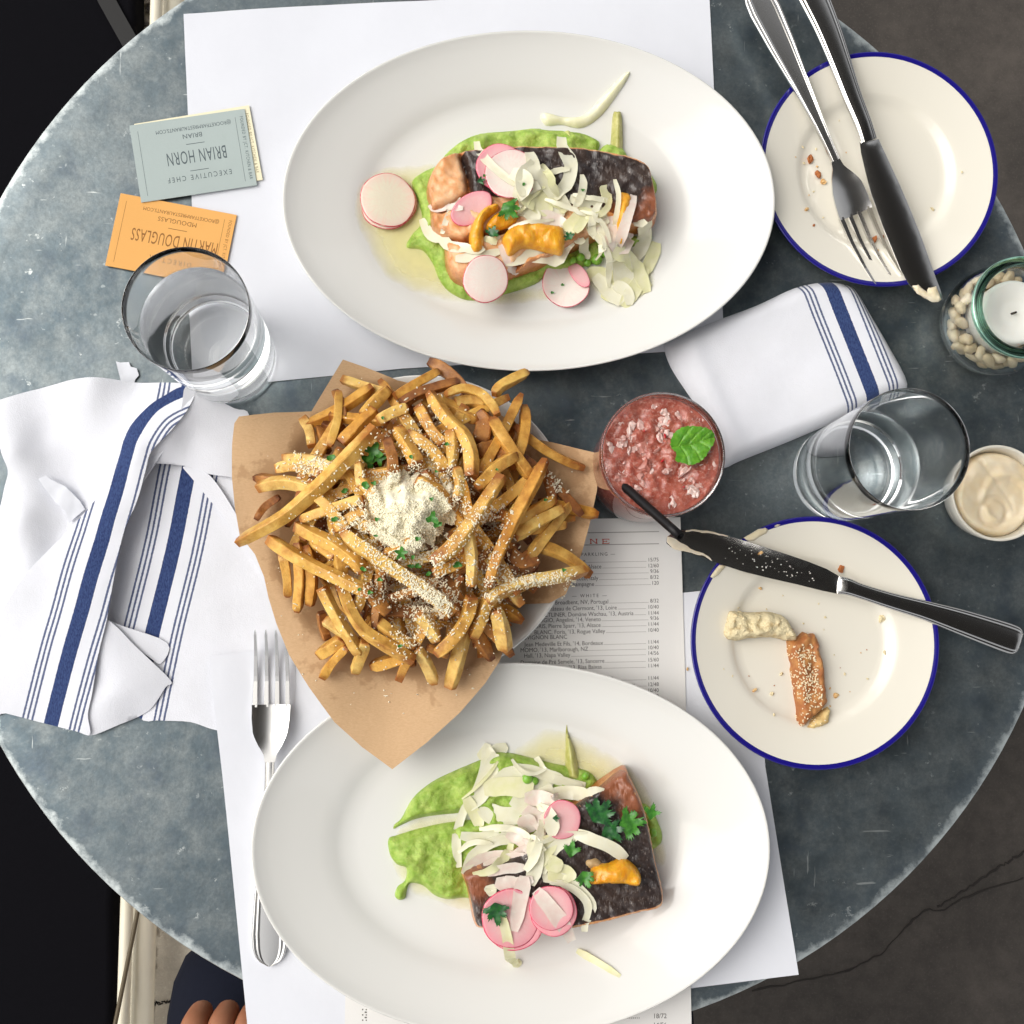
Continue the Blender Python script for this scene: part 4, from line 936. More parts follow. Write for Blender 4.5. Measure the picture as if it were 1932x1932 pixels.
zA = Z_FRY([(52, 420), (75, 385), (250, 362), (440, 352), (700, 380), (1000, 420), (1300, 440), (1490, 468), (1640, 505), (1800, 545), (1905, 570), (1908, 640), (1900, 760), (1870, 900), (1832, 1050), (1790, 1190), (1745, 1290), (1660, 1335), (1540, 1340), (1468, 1385), (1448, 1500), (1405, 1630), (1330, 1745), (1200, 1895), (1030, 2050), (854, 2188), (700, 2075), (560, 1945), (430, 1760), (330, 1600), (262, 1440), (222, 1310), (198, 1200), (150, 1085), (70, 985), (48, 850), (38, 700), (42, 520)])
zB = Z_FRY([(602, 88), (720, 128), (880, 192), (1010, 215), (1300, 300), (1545, 436), (1530, 560), (1300, 900), (900, 1000), (500, 800), (400, 500), (440, 352), (520, 220)])
grease = lambda x, y: np.exp(-((np.hypot(x - fcx, y - fcy) - .085) / .03) ** 2)
kb = sheet('brown_paper', world_pts(zB, .037), lambda x, y: paper_z(x, y, -.0016, .6), .0003, .0035, M_KRAFT, attrs={'grease': lambda x, y: 0 * x}); tag(kb, 'brown paper sheet whose corner points up behind the fries', 'paper', 'brown paper liners')
ka = sheet('brown_paper', world_pts(zA, .038), lambda x, y: paper_z(x, y), .0003, .0035, M_KRAFT, attrs={'grease': grease}); tag(ka, 'brown paper sheet under the fries with a point over lower platter', 'paper', 'brown paper liners')

def fry_mat(name, pale, gold, brown):
    m = pbr(name, gold, .46, spec=.35, coat=.12, sss=(.18, .003, (1, .6, .25))); t = NT(m); p = t.n['Principled BSDF']
    oi = t.new('ObjectInfo'); rnd = oi.outputs['Random']; tt = t.attr('t')
    n1 = t.noise(95, 5, .65); n2 = t.noise(420, 4, .7)
    col = t.mix(t.ramp(t.math('ADD', t.math('MULTIPLY', n1, .75), t.math('MULTIPLY', rnd, .35)), [(.36, 0.0), (.74, 1.0)]), pale, gold)
    e = t.attr('edge')
    end = t.math('MULTIPLY', t.math('POWER', t.math('ABSOLUTE', t.math('SUBTRACT', t.math('MULTIPLY', tt, 2.0), 1.0)), 9.0), 1.0)
    br = t.math('ADD', t.math('ADD', t.math('MULTIPLY', e, .30), t.math('MULTIPLY', end, .65)), t.math('SUBTRACT', n1, .42))
    col = t.mix(t.ramp(br, [(.12, 0.0), (.56, .92)]), col, brown)
    col = t.mix(t.ramp(n2, [(.66, 0.0), (.78, .30)]), col, tuple(q * .8 for q in brown))
    t.link(col, p.inputs['Base Color']); t.link(t.bump(t.math('ADD', n2, t.math('MULTIPLY', n1, 1.5)), .35, .0012), p.inputs['Normal'])
    t.link(t.ramp(n1, [(.3, .38), (.7, .6)]), p.inputs['Roughness']); return m
M_FRY = fry_mat('fry_gold', (.83, .51, .125), (.68, .325, .048), (.27, .078, .015))
M_FRYP = fry_mat('fry_pale', (.88, .64, .22), (.77, .46, .095), (.40, .14, .026))
M_FRYB = fry_mat('fry_brown', (.52, .24, .058), (.37, .135, .032), (.12, .036, .012))
PXM = .3676 / 2227 * .715                               # close-up pixel to metres near the heap's top
def pile_z(x, y):
    r = math.hypot(x - fcx, y - fcy); return .0465 + .036 * max(0.0, 1 - (r / .108) ** 2) - .006 * max(0, (r - .108) / .03)
def fry(path, width, mat, dz=0.0, label=None, seed=0, flat=False, round_end=True):
    """path in close-up pixels; lies on the dome of the heap"""
    rg = random.Random(seed * 13 + 5); pts = []
    for q in spline(path, 12):
        p = at(*Z_FRY([(q[0], q[1])])[0][:2], .06); z = pile_z(p.x, p.y) + dz; p = at(*Z_FRY([(q[0], q[1])])[0][:2], z)
        pts.append(np.array((p.x, p.y, TZ + z)))
    zs = np.array([p[2] for p in pts]); i = np.arange(len(zs)); fit = np.polyfit(i, zs, 2); zs = .35 * zs + .65 * np.polyval(fit, i)
    pts = [Vector((p[0], p[1], z)) for p, z in zip(pts, zs)]
    return build_fry(pts, width * PXM / 2 * .73, mat, rg, label)
def fry_label(pts, mat):
    m = pts[len(pts) // 2]; r = math.hypot(m.x - fcx, m.y - fcy); a = math.degrees(math.atan2(m.y - fcy, m.x - fcx)) % 360
    side = ('right', 'upper right', 'top', 'upper left', 'left', 'lower left', 'bottom', 'lower right')[int((a + 22.5) // 45) % 8]; L = (pts[-1] - pts[0]).length
    if mat is None: return 'fry half buried beneath others at the %s of the cheesy heap' % side if r > .02 else 'fry buried under the cheese in the heap centre'
    d = math.degrees(math.atan2(pts[-1].y - pts[0].y, pts[-1].x - pts[0].x)) % 180; way = 'level' if d < 25 or d > 155 else ('upright' if 65 < d < 115 else ('rising' if d < 90 else 'falling'))
    tone = {'fry_gold': 'golden', 'fry_pale': 'pale', 'fry_brown': 'dark brown'}[mat.name]; size = 'short' if L < .034 else ('long' if L > .055 else 'medium')
    return '%s %s %s fry at the %s %s of the cheesy heap' % (size, tone, way, side, 'rim' if r > .06 else 'inner part')
def build_fry(pts, hw, mat, rg, label=None):
    n = len(pts); ph_ = rg.uniform(0, 6.28); fq = rg.uniform(3, 7); jit = [1 + .07 * math.sin(fq * k / (n - 1) + ph_) + rg.uniform(-.015, .015) for k in range(n)]; asp = rg.uniform(.82, 1.05); tw0, tw1 = rg.uniform(-.6, .6), rg.uniform(-.5, .5)
    ta, tb = rg.uniform(.55, .95), rg.uniform(.4, .95)
    def sec(i, t):
        w = hw * jit[i] * (ta if i == 0 else (tb if i == n - 1 else 1)) * (.92 if i in (1, n - 2) else 1); h = w * asp; c = .86
        return [(w, -h * c), (w, h * c), (w * c, h), (-w * c, h), (-w, h * c), (-w, -h * c), (-w * c, -h), (w * c, -h)]
    V, F, T = sweep_data(pts, sec, twist=lambda t: tw0 + tw1 * t)
    V = [Vector(v) + Vector((rg.uniform(-1, 1), rg.uniform(-1, 1), rg.uniform(-1, 1))) * hw * .035 for v in V]
    eb = [rg.uniform(.1, 1.1) for _ in range(8)]; E = [eb[k % 8] * rg.uniform(.5, 1.1) for k in range(len(V))]
    o = mk('french_fry', V, F, mat, attrs={'t': T, 'edge': E}); fix_normals(o.data); o.data.set_sharp_from_angle(angle=R(38))
    tag(o, label or fry_label(pts, mat), 'french fry', 'french fries on brown paper'); return o
G, Pp, B_r = M_FRY, M_FRYP, M_FRYB
FR = [
 ([(60, 1025), (180, 960), (300, 890), (420, 790), (520, 700), (640, 570), (765, 435)], 84, Pp, .012, 'longest pale fry lying diagonally across the left of the heap'),
 ([(225, 1008), (300, 1060), (400, 1120), (560, 1200), (740, 1285)], 78, Pp, .009, 'pale straight fry below the longest one, cheese on its right end'),
 ([(365, 940), (450, 985), (560, 1040), (660, 1115), (705, 1180)], 76, G, .006, None),
 ([(600, 975), (680, 1040), (800, 1120), (950, 1220), (1090, 1320), (1160, 1385)], 92, Pp, .010, 'thick fry crusted with cheese running down from the heap centre'),
 ([(1060, 1125), (1150, 1060), (1240, 950), (1320, 830), (1415, 685)], 84, G, .013, 'golden fry rising right of the cheese mound towards upper right'),
 ([(1285, 745), (1380, 645), (1490, 572)], 74, G, .006, 'short fry pointing right above the cheese mound'),
 ([(1345, 1255), (1385, 1120), (1450, 970), (1520, 830), (1585, 710), (1640, 600)], 76, G, .011, 'long upright fry with orange tip on the right of the heap'),
 ([(1340, 1330), (1420, 1270), (1540, 1225), (1700, 1200), (1845, 1168)], 74, Pp, .006, 'fry sticking out over the wine list at lower right'),
 ([(1080, 1600), (1170, 1510), (1235, 1410), (1262, 1300)], 84, G, .007, 'curved fry at the bottom of heap left of the stubby one'),
 ([(1268, 1510), (1310, 1420), (1330, 1350), (1375, 1290)], 74, G, .004, None),
 ([(1385, 1370), (1412, 1460), (1435, 1580)], 92, Pp, .004, 'stubby pale fry hanging over the white bowl at lower right'),
 ([(490, 1255), (560, 1390), (640, 1520), (692, 1600)], 74, Pp, .004, None),
 ([(590, 1235), (640, 1370), (710, 1475), (830, 1555), (965, 1630)], 74, G, .008, 'orange fry sweeping to a dark tip at the bottom of heap'),
 ([(978, 1565), (1030, 1650), (1072, 1745)], 68, Pp, .002, 'lowest pale fry pointing down onto the bare brown paper'),
 ([(505, 1420), (560, 1460), (625, 1500)], 70, Pp, .002, None), ([(478, 1600), (540, 1560), (600, 1515)], 78, G, .001, None), ([(495, 1715), (555, 1630), (625, 1560)], 60, G, .003, 'thin fry with dark tip at the lower left of heap'),
 ([(660, 1690), (690, 1610), (715, 1530)], 74, Pp, .002, None), ([(490, 1380), (500, 1460), (520, 1520)], 60, B_r, -.004, None),
 ([(168, 740), (280, 715), (400, 735), (500, 790), (590, 880)], 80, Pp, .002, 'curved fry ending at the left of heap beneath the longest one'),
 ([(155, 905), (200, 840), (275, 790)], 50, B_r, -.004, 'thin dark curled fry at the far left of heap'),
 ([(262, 645), (350, 630), (490, 665)], 78, Pp, .001, None), ([(300, 590), (430, 600), (565, 645)], 74, Pp, .004, None),
 ([(400, 390), (430, 450), (440, 530)], 66, Pp, -.003, None), ([(578, 250), (572, 390), (530, 530)], 58, Pp, .002, None), ([(560, 245), (590, 310), (610, 390)], 60, B_r, -.001, None),
 ([(595, 515), (680, 425), (765, 345)], 82, G, .003, None), ([(640, 310), (690, 280), (745, 245)], 60, G, -.004, None), ([(700, 375), (775, 295), (835, 235)], 76, G, .002, None),
 ([(865, 275), (980, 205), (1095, 143)], 60, G, .002, 'slim fry pointing to the upper platter from the top of heap'), ([(900, 315), (1000, 255), (1190, 200)], 72, B_r, .000, 'brown fry at the top edge of heap'),
 ([(1375, 265), (1410, 225), (1470, 190), (1552, 148)], 66, Pp, .002, 'fry jutting out beyond the bowl rim at top right'), ([(1125, 265), (1210, 232), (1300, 255), (1360, 310), (1395, 370)], 60, Pp, .007, 'arched pale fry near the top right of heap'),
 ([(1170, 315), (1250, 300), (1330, 310)], 84, Pp, -.002, None), ([(1045, 255), (1130, 380), (1215, 465), (1255, 560), (1262, 685)], 80, G, .009, 'bent fry curving down above the cheese mound'),
 ([(995, 330), (1050, 440), (1115, 525)], 80, G, .003, None), ([(1155, 455), (1165, 550), (1150, 650)], 74, Pp, .007, None), ([(1365, 390), (1430, 500), (1500, 600), (1565, 695)], 80, G, .003, None),
 ([(1410, 880), (1500, 905), (1600, 850), (1685, 800)], 74, G, .001, None), ([(1480, 995), (1600, 920), (1725, 852)], 74, Pp, .003, None), ([(1520, 965), (1640, 945), (1742, 930)], 70, G, -.004, None),
 ([(1240, 965), (1262, 1100), (1262, 1245)], 70, Pp, .009, None), ([(385, 905), (560, 845), (705, 800)], 70, Pp, .007, None), ([(775, 400), (850, 360), (935, 330)], 76, Pp, .006, None), ([(880, 440), (935, 530), (985, 625)], 82, G, .008, None),
 ([(828, 490), (855, 600), (852, 700)], 70, B_r, .008, None), ([(290, 1075), (312, 1190), (318, 1305)], 64, G, -.001, None), ([(370, 1025), (382, 1200), (368, 1380)], 68, G, .000, 'fry with a charred end hanging at the lower left of heap'), ([(412, 1040), (442, 1190), (432, 1345)], 74, G, -.003, None),
 ([(1440, 1085), (1510, 1130), (1590, 1105)], 120, B_r, -.004, None), ([(1270, 1545), (1360, 1552)], 46, B_r, -.003, None), ([(990, 1390), (1040, 1450), (1082, 1525)], 80, Pp, .006, None), ([(780, 1430), (880, 1510), (965, 1560)], 74, G, .002, None),
 ([(682, 615), (692, 740)], 54, Pp, .008, None), ([(1208, 700), (1232, 800), (1262, 900)], 64, G, .006, None), ([(455, 780), (540, 860), (620, 965)], 70, Pp, .008, None), ([(560, 1100), (470, 1040), (450, 1000)], 70, G, .0, None),
 ([(930, 470), (1020, 520), (1100, 600), (1120, 660)], 78, G, .006, None), ([(1300, 520), (1330, 420), (1300, 360)], 110, B_r, -.003, None), ([(1280, 560), (1400, 540), (1420, 620)], 100, B_r, -.004, None), ([(1620, 640), (1660, 720), (1680, 810)], 64, B_r, -.002, None),
 ([(480, 430), (500, 500), (520, 560)], 60, B_r, -.006, None), ([(1110, 1420), (1150, 1340), (1190, 1300)], 60, B_r, -.001, None), ([(860, 1600), (920, 1640), (975, 1640)], 56, B_r, -.003, None), ([(1060, 1180), (1180, 1140), (1290, 1060)], 76, G, .003, None),
 ([(700, 1230), (780, 1330), (830, 1390)], 80, B_r, .001, None), ([(1030, 1560), (1110, 1590), (1145, 1600)], 50, B_r, -.001, None), ([(560, 960), (650, 900), (720, 860)], 74, G, .006, None), ([(690, 700), (760, 780), (800, 900)], 78, G, .007, None),
 ([(980, 700), (1080, 760), (1150, 840)], 80, G, .006, None), ([(1000, 980), (900, 1060), (820, 1090)], 80, G, .006, None), ([(1180, 640), (1200, 720), (1190, 800)], 60, Pp, .008, None), ([(640, 900), (780, 960), (900, 1030)], 80, G, .005, None), ([(930, 760), (860, 860), (780, 930)], 84, G, .006, None), ([(1080, 900), (1000, 860), (900, 880)], 80, Pp, .006, None)]
fries = []
for k, (path, w, m, dz, lab) in enumerate(FR): fries.append(fry(path, w, m, dz, lab, seed=k))
# fries deeper in the heap
rg = random.Random(11)
for k in range(90):
    r = .068 * math.sqrt(rg.random()); a = rg.uniform(0, 6.283); x, y = fcx + r * math.cos(a), fcy + r * math.sin(a)
    top = pile_z(x, y) - .009; low = max(.020, float(paper_z(np.array([x]), np.array([y]))[0]) - TZ + .007); z = TZ + (low + (top - low) * rg.random() ** .55 if top > low else top)
    L = rg.uniform(.030, .058); da = a + rg.gauss(0, .9) + (1.57 if rg.random() < .4 else 0); d = Vector((math.cos(da), math.sin(da), rg.uniform(-.12, .12))); bend = rg.uniform(-.005, .005); sd_ = Vector((-d.y, d.x, .4))
    pts = [Vector((x, y, z)) + d * (L * (t - .5)) + sd_ * bend * (1 - (2 * t - 1) ** 2) for t in np.linspace(0, 1, 9)]
    for q in pts:                                          # keep out of the paper
        lo = float(paper_z(np.array([q.x]), np.array([q.y]))[0]) + .0048; q.z = max(q.z, lo)
    fries.append(build_fry(pts, rg.uniform(.0028, .0038), rg.choice([G, G, Pp, B_r, B_r]), rg, fry_label(pts, None)))
for k in range(46):                                        # loose fries just below the topmost ones
    r = .092 * math.sqrt(rg.uniform(.06, 1)); a = rg.uniform(0, 6.283); x, y = fcx + r * math.cos(a), fcy + r * math.sin(a); z = TZ + pile_z(x, y) - rg.uniform(.001, .006)
    L = rg.uniform(.040, .075) * (1.0 if r < .07 else .7); da = a + rg.gauss(0, .8) + (1.57 if rg.random() < .35 else 0); d = Vector((math.cos(da), math.sin(da), rg.uniform(-.1, .1) - .5 * r * math.cos(da - a) / .1)); bend = rg.uniform(-.0035, .0035); sd_ = Vector((-d.y, d.x, .3))
    pts = [Vector((x, y, z)) + d * (L * (t - .5)) + sd_ * bend * (1 - (2 * t - 1) ** 2) for t in np.linspace(0, 1, 11)]
    for q in pts: q.z = max(q.z, float(paper_z(np.array([q.x]), np.array([q.y]))[0]) + .004)
    mt_ = rg.choice([G, Pp, Pp, G, B_r]); fries.append(build_fry(pts, rg.uniform(.0026, .0037), mt_, rg, None))
pile = Drop(fries + [ka])
# grated cheese
def spread(n):
    out = []; rg = random.Random(21)
    def z2(c, s, m):
        for _ in range(m): out.append((rg.gauss(c[0], s[0]), rg.gauss(c[1], s[1])))
    z2((905, 840), (85, 80), int(n * .20)); z2((890, 960), (90, 75), int(n * .16)); z2((1060, 800), (85, 80), int(n * .11)); z2((930, 880), (190, 190), int(n * .13)); z2((1060, 1330), (70, 60), int(n * .09)); z2((980, 1180), (90, 90), int(n * .06))
    z2((1360, 1200), (80, 130), int(n * .05)); z2((1600, 1220), (110, 25), int(n * .04)); z2((640, 900), (80, 60), int(n * .03)); z2((1000, 480), (110, 90), int(n * .04)); z2((440, 630), (70, 35), int(n * .03)); z2((1340, 900), (50, 50), int(n * .02)); z2((950, 1150), (330, 300), int(n * .06)); z2((780, 1250), (120, 60), int(n * .025)); z2((940, 1500), (50, 50), int(n * .02)); z2((1690, 700), (30, 40), int(n * .01))
    for _ in range(7000):
        a = rg.uniform(0, 6.283); q = math.sqrt(rg.random()); out.append((945 + 235 * q * math.cos(a), 865 + 205 * q * math.sin(a)))
    return out
M_CHEESE = pbr('grated_cheese', (.95, .89, .69), .6, bump=(800, .5, .0012)); _t = NT(M_CHEESE); _p = _t.n['Principled BSDF']; _tr = _t.new('BsdfTranslucent'); _tr.inputs[0].default_value = (.97, .90, .72, 1); _mx = _t.new('MixShader'); _mx.inputs[0].default_value = .0; _t.link(_p.outputs[0], _mx.inputs[1]); _t.link(_tr.outputs[0], _mx.inputs[2]); _t.link(_mx.outputs[0], _t.n['Material Output'].inputs[0])
ho = [(735, 800), (770, 720), (850, 690), (930, 660), (1010, 690), (1100, 710), (1170, 730), (1190, 800), (1170, 880), (1120, 940), (1060, 1000), (1010, 1060), (930, 1085), (860, 1050), (790, 990), (740, 920)]
hc = at(*Z_FRY([(930, 860)])[0][:2], .085); hz_ = np.median([pile.z(hc.x + a_, hc.y + b_, TZ + .07) for a_ in (-.012, -.006, 0, .006, .012) for b_ in (-.012, -.006, 0, .006, .012)])
hol = [tuple(p) for p in spline(world_pts(Z_FRY(ho), hz_ - TZ), 64, True)]; hol = [(p[0] + .0022 * math.sin(i * 1.9), p[1] + .0022 * math.cos(i * 2.7)) for i, p in enumerate(hol)]
hp_ = mound('cheese_heap', hol, float(hz_) - .007, lambda d, x, y: .0180 * np.minimum(d / .016, 1) ** .85 * (1 + .45 * fnoise(x, y, .007, 31, 3)) , .0012, M_CHEESE, sharp=180)
pile.add(hp_)
cv, cf = [], []; rg = random.Random(22)
mound_c = at(*Z_FRY([(905, 870)])[0][:2], .09)
for (zx, zy) in spread(9000):
    p = at(*Z_FRY([(zx, zy)])[0][:2], .07); z = pile.z(p.x, p.y, 0)
    if z < TZ + .02: continue
    dd = math.hypot(p.x - mound_c.x, (p.y - mound_c.y) * .85); heap = .0012 if dd < .024 else 0
    z += heap * rg.random() ** .6 + rg.uniform(.0001, .0006)
    p = at(*Z_FRY([(zx, zy)])[0][:2], z - TZ); L = rg.choice((.0003, .0004, .0005, .0006, .0008, .0014)) * rg.uniform(.7, 1.2); w = rg.uniform(.00034, .0006)
    d = Vector((rg.uniform(-1, 1), rg.uniform(-1, 1), rg.uniform(-.5, .5))).normalized(); s = d.cross(Vector((0, 0, 1))).normalized() * w; u = Vector((0, 0, w * .9)); c = Vector((p.x, p.y, z)); bd = Vector((rg.uniform(-1, 1), rg.uniform(-1, 1), rg.uniform(0, 1))) * L * .25
    n = len(cv)
    for q, k in ((-L, .5), (0, 1), (L, .5)):
        m_ = c + d * q + (bd if q == 0 else Vector()); cv += [m_ + s * k, m_ + u * k, m_ - s * k, m_ - u * k]
    for a in (0, 4):
        for i in range(4): cf.append((n + a + i, n + a + (i + 1) % 4, n + a + 4 + (i + 1) % 4, n + a + 4 + i))
    cf.append((n, n + 3, n + 2, n + 1)); cf.append((n + 8, n + 9, n + 10, n + 11))
o = mk('grated_cheese', cv, cf, M_CHEESE, smooth=False); fix_normals(o.data); tag(o, 'finely grated pale cheese heaped and scattered over the fries', 'cheese', kind='stuff')
hp_.parent = o; hp_.location = Vector(hp_.location) - Vector(o.location); hp_['kind'] = 'stuff'
# chopped parsley on the fries
M_PARS = pbr('parsley', (.035, .16, .018), .4, vary=(400, (.075, .27, .03), .4, .65), coat=.1); M_PARSD = pbr('dark_parsley', (.012, .075, .020), .34, vary=(400, (.03, .15, .03), .4, .65), coat=.2)
def flake(c, s, mat, seed, name='parsley_flake', frilly=False, curl=.3):
    rg = random.Random(seed); n = 22; ol = []
    ph = rg.uniform(0, 6.28); lob = rg.choice((3, 4, 5)) if frilly else rg.choice((2, 3))
    for k in range(n):
        a = 2 * math.pi * k / n; r = s * (1 + (.42 if frilly else .22) * math.sin(lob * a + ph) + rg.uniform(-.16, .16)); ol.append((c[0] + r * math.cos(a), c[1] + r * math.sin(a) * (1 if frilly else rg.choice((.7, .8)))))
    return sheet(name, ol, lambda x, y: c[2] + curl * ((x - c[0]) ** 2 - (y - c[1]) ** 2) / s + .25 * s * fnoise(x, y, s * .6, seed, 2), .0004, max(s / 3, .0006), mat)
ND = [(755, 560, 44, 1), (780, 590, 38, 1), (740, 610, 34, 1), (715, 730, 22, 0), (610, 760, 18, 0), (540, 590, 22, 0), (558, 905, 18, 0), (900, 1080, 28, 1), (1060, 900, 28, 1), (1085, 930, 22, 0), (950, 1145, 16, 0), (705, 1160, 16, 0), (1040, 1185, 14, 0), (985, 1145, 18, 0), (1190, 1138, 22, 0), (1135, 520, 12, 0), (775, 905, 12, 0), (985, 1005, 14, 0), (805, 385, 10, 0), (950, 585, 12, 0), (1055, 800, 11, 0), (770, 990, 10, 0), (895, 1555, 12, 0), (740, 1280, 14, 0), (685, 1265, 10, 0), (790, 1215, 14, 0), (1080, 660, 9, 0), (760, 720, 14, 0), (960, 1100, 12, 0), (1735, 1165, 12, 0), (1640, 805, 10, 0), (1390, 650, 8, 0)]
pd = Drop(fries + [ka, o])
for k, (zx, zy, s, fr) in enumerate(ND):
    p = at(*Z_FRY([(zx, zy)])[0][:2], .075); z = max(pd.z(p.x + dx_, p.y + dy_, TZ) for dx_ in (-.002, 0, .002) for dy_ in (-.002, 0, .002)); p = at(*Z_FRY([(zx, zy)])[0][:2], z - TZ)
    q = flake((p.x, p.y, z + .0006), s * PXM * .95, M_PARS, 50 + k, frilly=bool(fr))
    tag(q, {0: 'largest parsley leaf piece on fries above the cheese mound', 7: 'parsley piece just below the cheese mound', 8: 'parsley piece at the right of the cheese mound'}.get(k, 'tiny chopped parsley flake scattered on the fries'), 'parsley', 'parsley flakes on the fries')
# ================================================================ food on the two platters
def wet(name, c1, c2, sc, rough, sss, bump, lo=.38, hi=.65, coat=.2, extra=None):
    m = pbr(name, c1, rough, sss=sss, coat=coat); t = NT(m); p = t.n['Principled BSDF']
    col = t.mix(t.ramp(t.noise(sc, 5, .65), [(lo, 0.0), (hi, 1.0)]), c1, c2)
    if extra: col = extra(t, col)
    t.link(col, p.inputs['Base Color']); t.link(t.bump(t.noise(bump[0], 5, .65), bump[1], bump[2]), p.inputs['Normal']); return m
M_PUREE = wet('pea_puree', (.26, .42, .045), (.46, .60, .13), 170, .46, (.3, .003, (.5, 1, .15)), (300, .7, .0022), coat=.06)
M_FLESH = wet('seared_flesh', (.83, .39, .15), (.86, .56, .33), 60, .30, (.35, .004, (1, .55, .3)), (170, .45, .0020),
              extra=lambda t, c: t.mix(t.ramp(t.math('ADD', t.attr('rim'), t.math('MULTIPLY', t.math('SUBTRACT', t.noise(150, 5, .7), .5), .9)), [(.42, 0.0), (.95, 1.0)]), c, (.44, .14, .035)))
def skin_mat(name, a, b, shine, rust):
    m = pbr(name, a, .34, coat=.35); t = NT(m); p = t.n['Principled BSDF']
    sc = t.ramp(t.noise(760, 3, .6, stretch=(1, .5, 1, .35)), [(.60, 0.0), (.72, 1.0)])
    col = t.mix(t.ramp(t.noise(60, 5, .6), [(.38, 0.0), (.66, 1.0)]), a, b); col = t.mix(t.math('MULTIPLY', sc, .45), col, shine)
    col = t.mix(t.ramp(t.math('ADD', t.attr('rust'), t.math('MULTIPLY', t.math('SUBTRACT', t.noise(130, 5, .7), .5), .8)), [(.38, 0.0), (.9, 1.0)]), col, rust)
    t.link(col, p.inputs['Base Color']); t.link(t.bump(t.math('ADD', t.noise(520, 3, .6, stretch=(1, .32, 1, .35)), t.noise(140, 4)), .55, .0014), p.inputs['Normal']); return m
M_SKIN = skin_mat('crisp_fish_skin', (.022, .014, .013), (.055, .034, .026), (.34, .27, .23), (.28, .09, .038))
def fennel_mat(name, c1, c2):
    m = pbr(name, c1, .22, coat=.35); t = NT(m); p = t.n['Principled BSDF']
    col = t.mix(t.ramp(t.noise(170, 4, .6, stretch=(1, 1, 1)), [(.35, 0.0), (.7, 1.0)]), c1, c2); t.link(col, p.inputs['Base Color'])
    tr = t.new('BsdfTranslucent'); t.link(col, tr.inputs[0]); tp = t.new('BsdfTransparent'); mx = t.new('MixShader'); mx.inputs[0].default_value = .12; m2 = t.new('MixShader'); m2.inputs[0].default_value = .22
    t.link(p.outputs[0], mx.inputs[1]); t.link(tr.outputs[0], mx.inputs[2]); t.link(mx.outputs[0], m2.inputs[1]); t.link(tp.outputs[0], m2.inputs[2]); t.link(m2.outputs[0], t.n['Material Output'].inputs[0]); return m
M_FEN = fennel_mat('fennel', (.93, .90, .68), (.96, .94, .78)); M_FENG = fennel_mat('fennel_green', (.88, .87, .50), (.95, .92, .66)); M_FENP = fennel_mat('fennel_blush', (.90, .74, .66), (.93, .88, .78))
def radish_mat(name, face, mid, rim):
    m = pbr(name, face, .3, sss=(.3, .003, (1, .7, .65)), coat=.2); t = NT(m); p = t.n['Principled BSDF']; r = t.attr('rad')
    col = t.ramp(r, [(0.0, face), (.62, face), (.92, mid), (.962, mid), (.975, rim), (1.0, rim)])
    tc = t.new('TexCoord'); vm = t.new('VectorMath', operation='NORMALIZE'); t.link(tc.outputs['Object'], vm.inputs[0]); rn_ = t.new('TexNoise'); rn_.inputs['Scale'].default_value = 9; t.link(vm.outputs[0], rn_.inputs['Vector'])
    col = t.mix(t.math('MULTIPLY', t.ramp(rn_.outputs['Fac'], [(.48, 0.0), (.68, .6)]), r), col, tuple(q * f_ for q, f_ in zip(face, (1.04, .80, .82)))); t.link(col, p.inputs['Base Color']); t.link(t.bump(t.noise(320, 3), .15, .0008), p.inputs['Normal']); return m
M_RAD = radish_mat('radish_pale', (.76, .67, .60), (.76, .60, .55), (.55, .03, .085)); M_RADW = radish_mat('radish_cream', (.78, .70, .55), (.78, .62, .52), (.58, .05, .09)); M_RADP = radish_mat('radish_pink', (.80, .46, .46), (.78, .33, .37), (.66, .05, .12))
def orange_mat():
    m = pbr('orange_flesh', (.82, .38, .012), .3, sss=(.4, .003, (1, .5, .1)), coat=.3); t = NT(m); p = t.n['Principled BSDF']
    col = t.mix(t.ramp(t.noise(260, 4, .6, stretch=(1, .3, 1, 1.2)), [(.35, 0.0), (.7, 1.0)]), (.74, .29, .008), (.86, .47, .03)); t.link(col, p.inputs['Base Color'])
    t.link(t.bump(t.noise(330, 4, .6, stretch=(1, .3, 1, 1.2)), .5, .0016), p.inputs['Normal']); return m
M_ORA = orange_mat()
def pool_mat():
    m = pbr('oily_sauce', (.93, .86, .42), .12, coat=.3); t = NT(m); p = t.n['Principled BSDF']
    t.link(t.math('MULTIPLY', t.ramp(t.math('ADD', t.attr('deep'), t.math('MULTIPLY', t.math('SUBTRACT', t.noise(90, 4), .5), .5)), [(.0, 0.0), (1.0, 1.0)]), .50), p.inputs['Alpha']); return m
M_POOL = pool_mat(); M_CREAMS = wet('cream_sauce', (.80, .78, .52), (.86, .84, .62), 150, .3, (.3, .003, (1, .95, .6)), (200, .3, .001))
M_PEA = wet('pea', (.16, .36, .03), (.24, .48, .06), 300, .3, (.25, .002, (.5, 1, .2)), (500, .15, .0006)); M_ASP = wet('asparagus', (.36, .36, .08), (.55, .52, .20), 160, .36, (.2, .002, (.8, 1, .3)), (300, .3, .001))
M_BEANG = wet('shelled_bean', (.50, .52, .16), (.62, .62, .28), 200, .35, (.2, .002, (.8, 1, .3)), (300, .2, .0008))

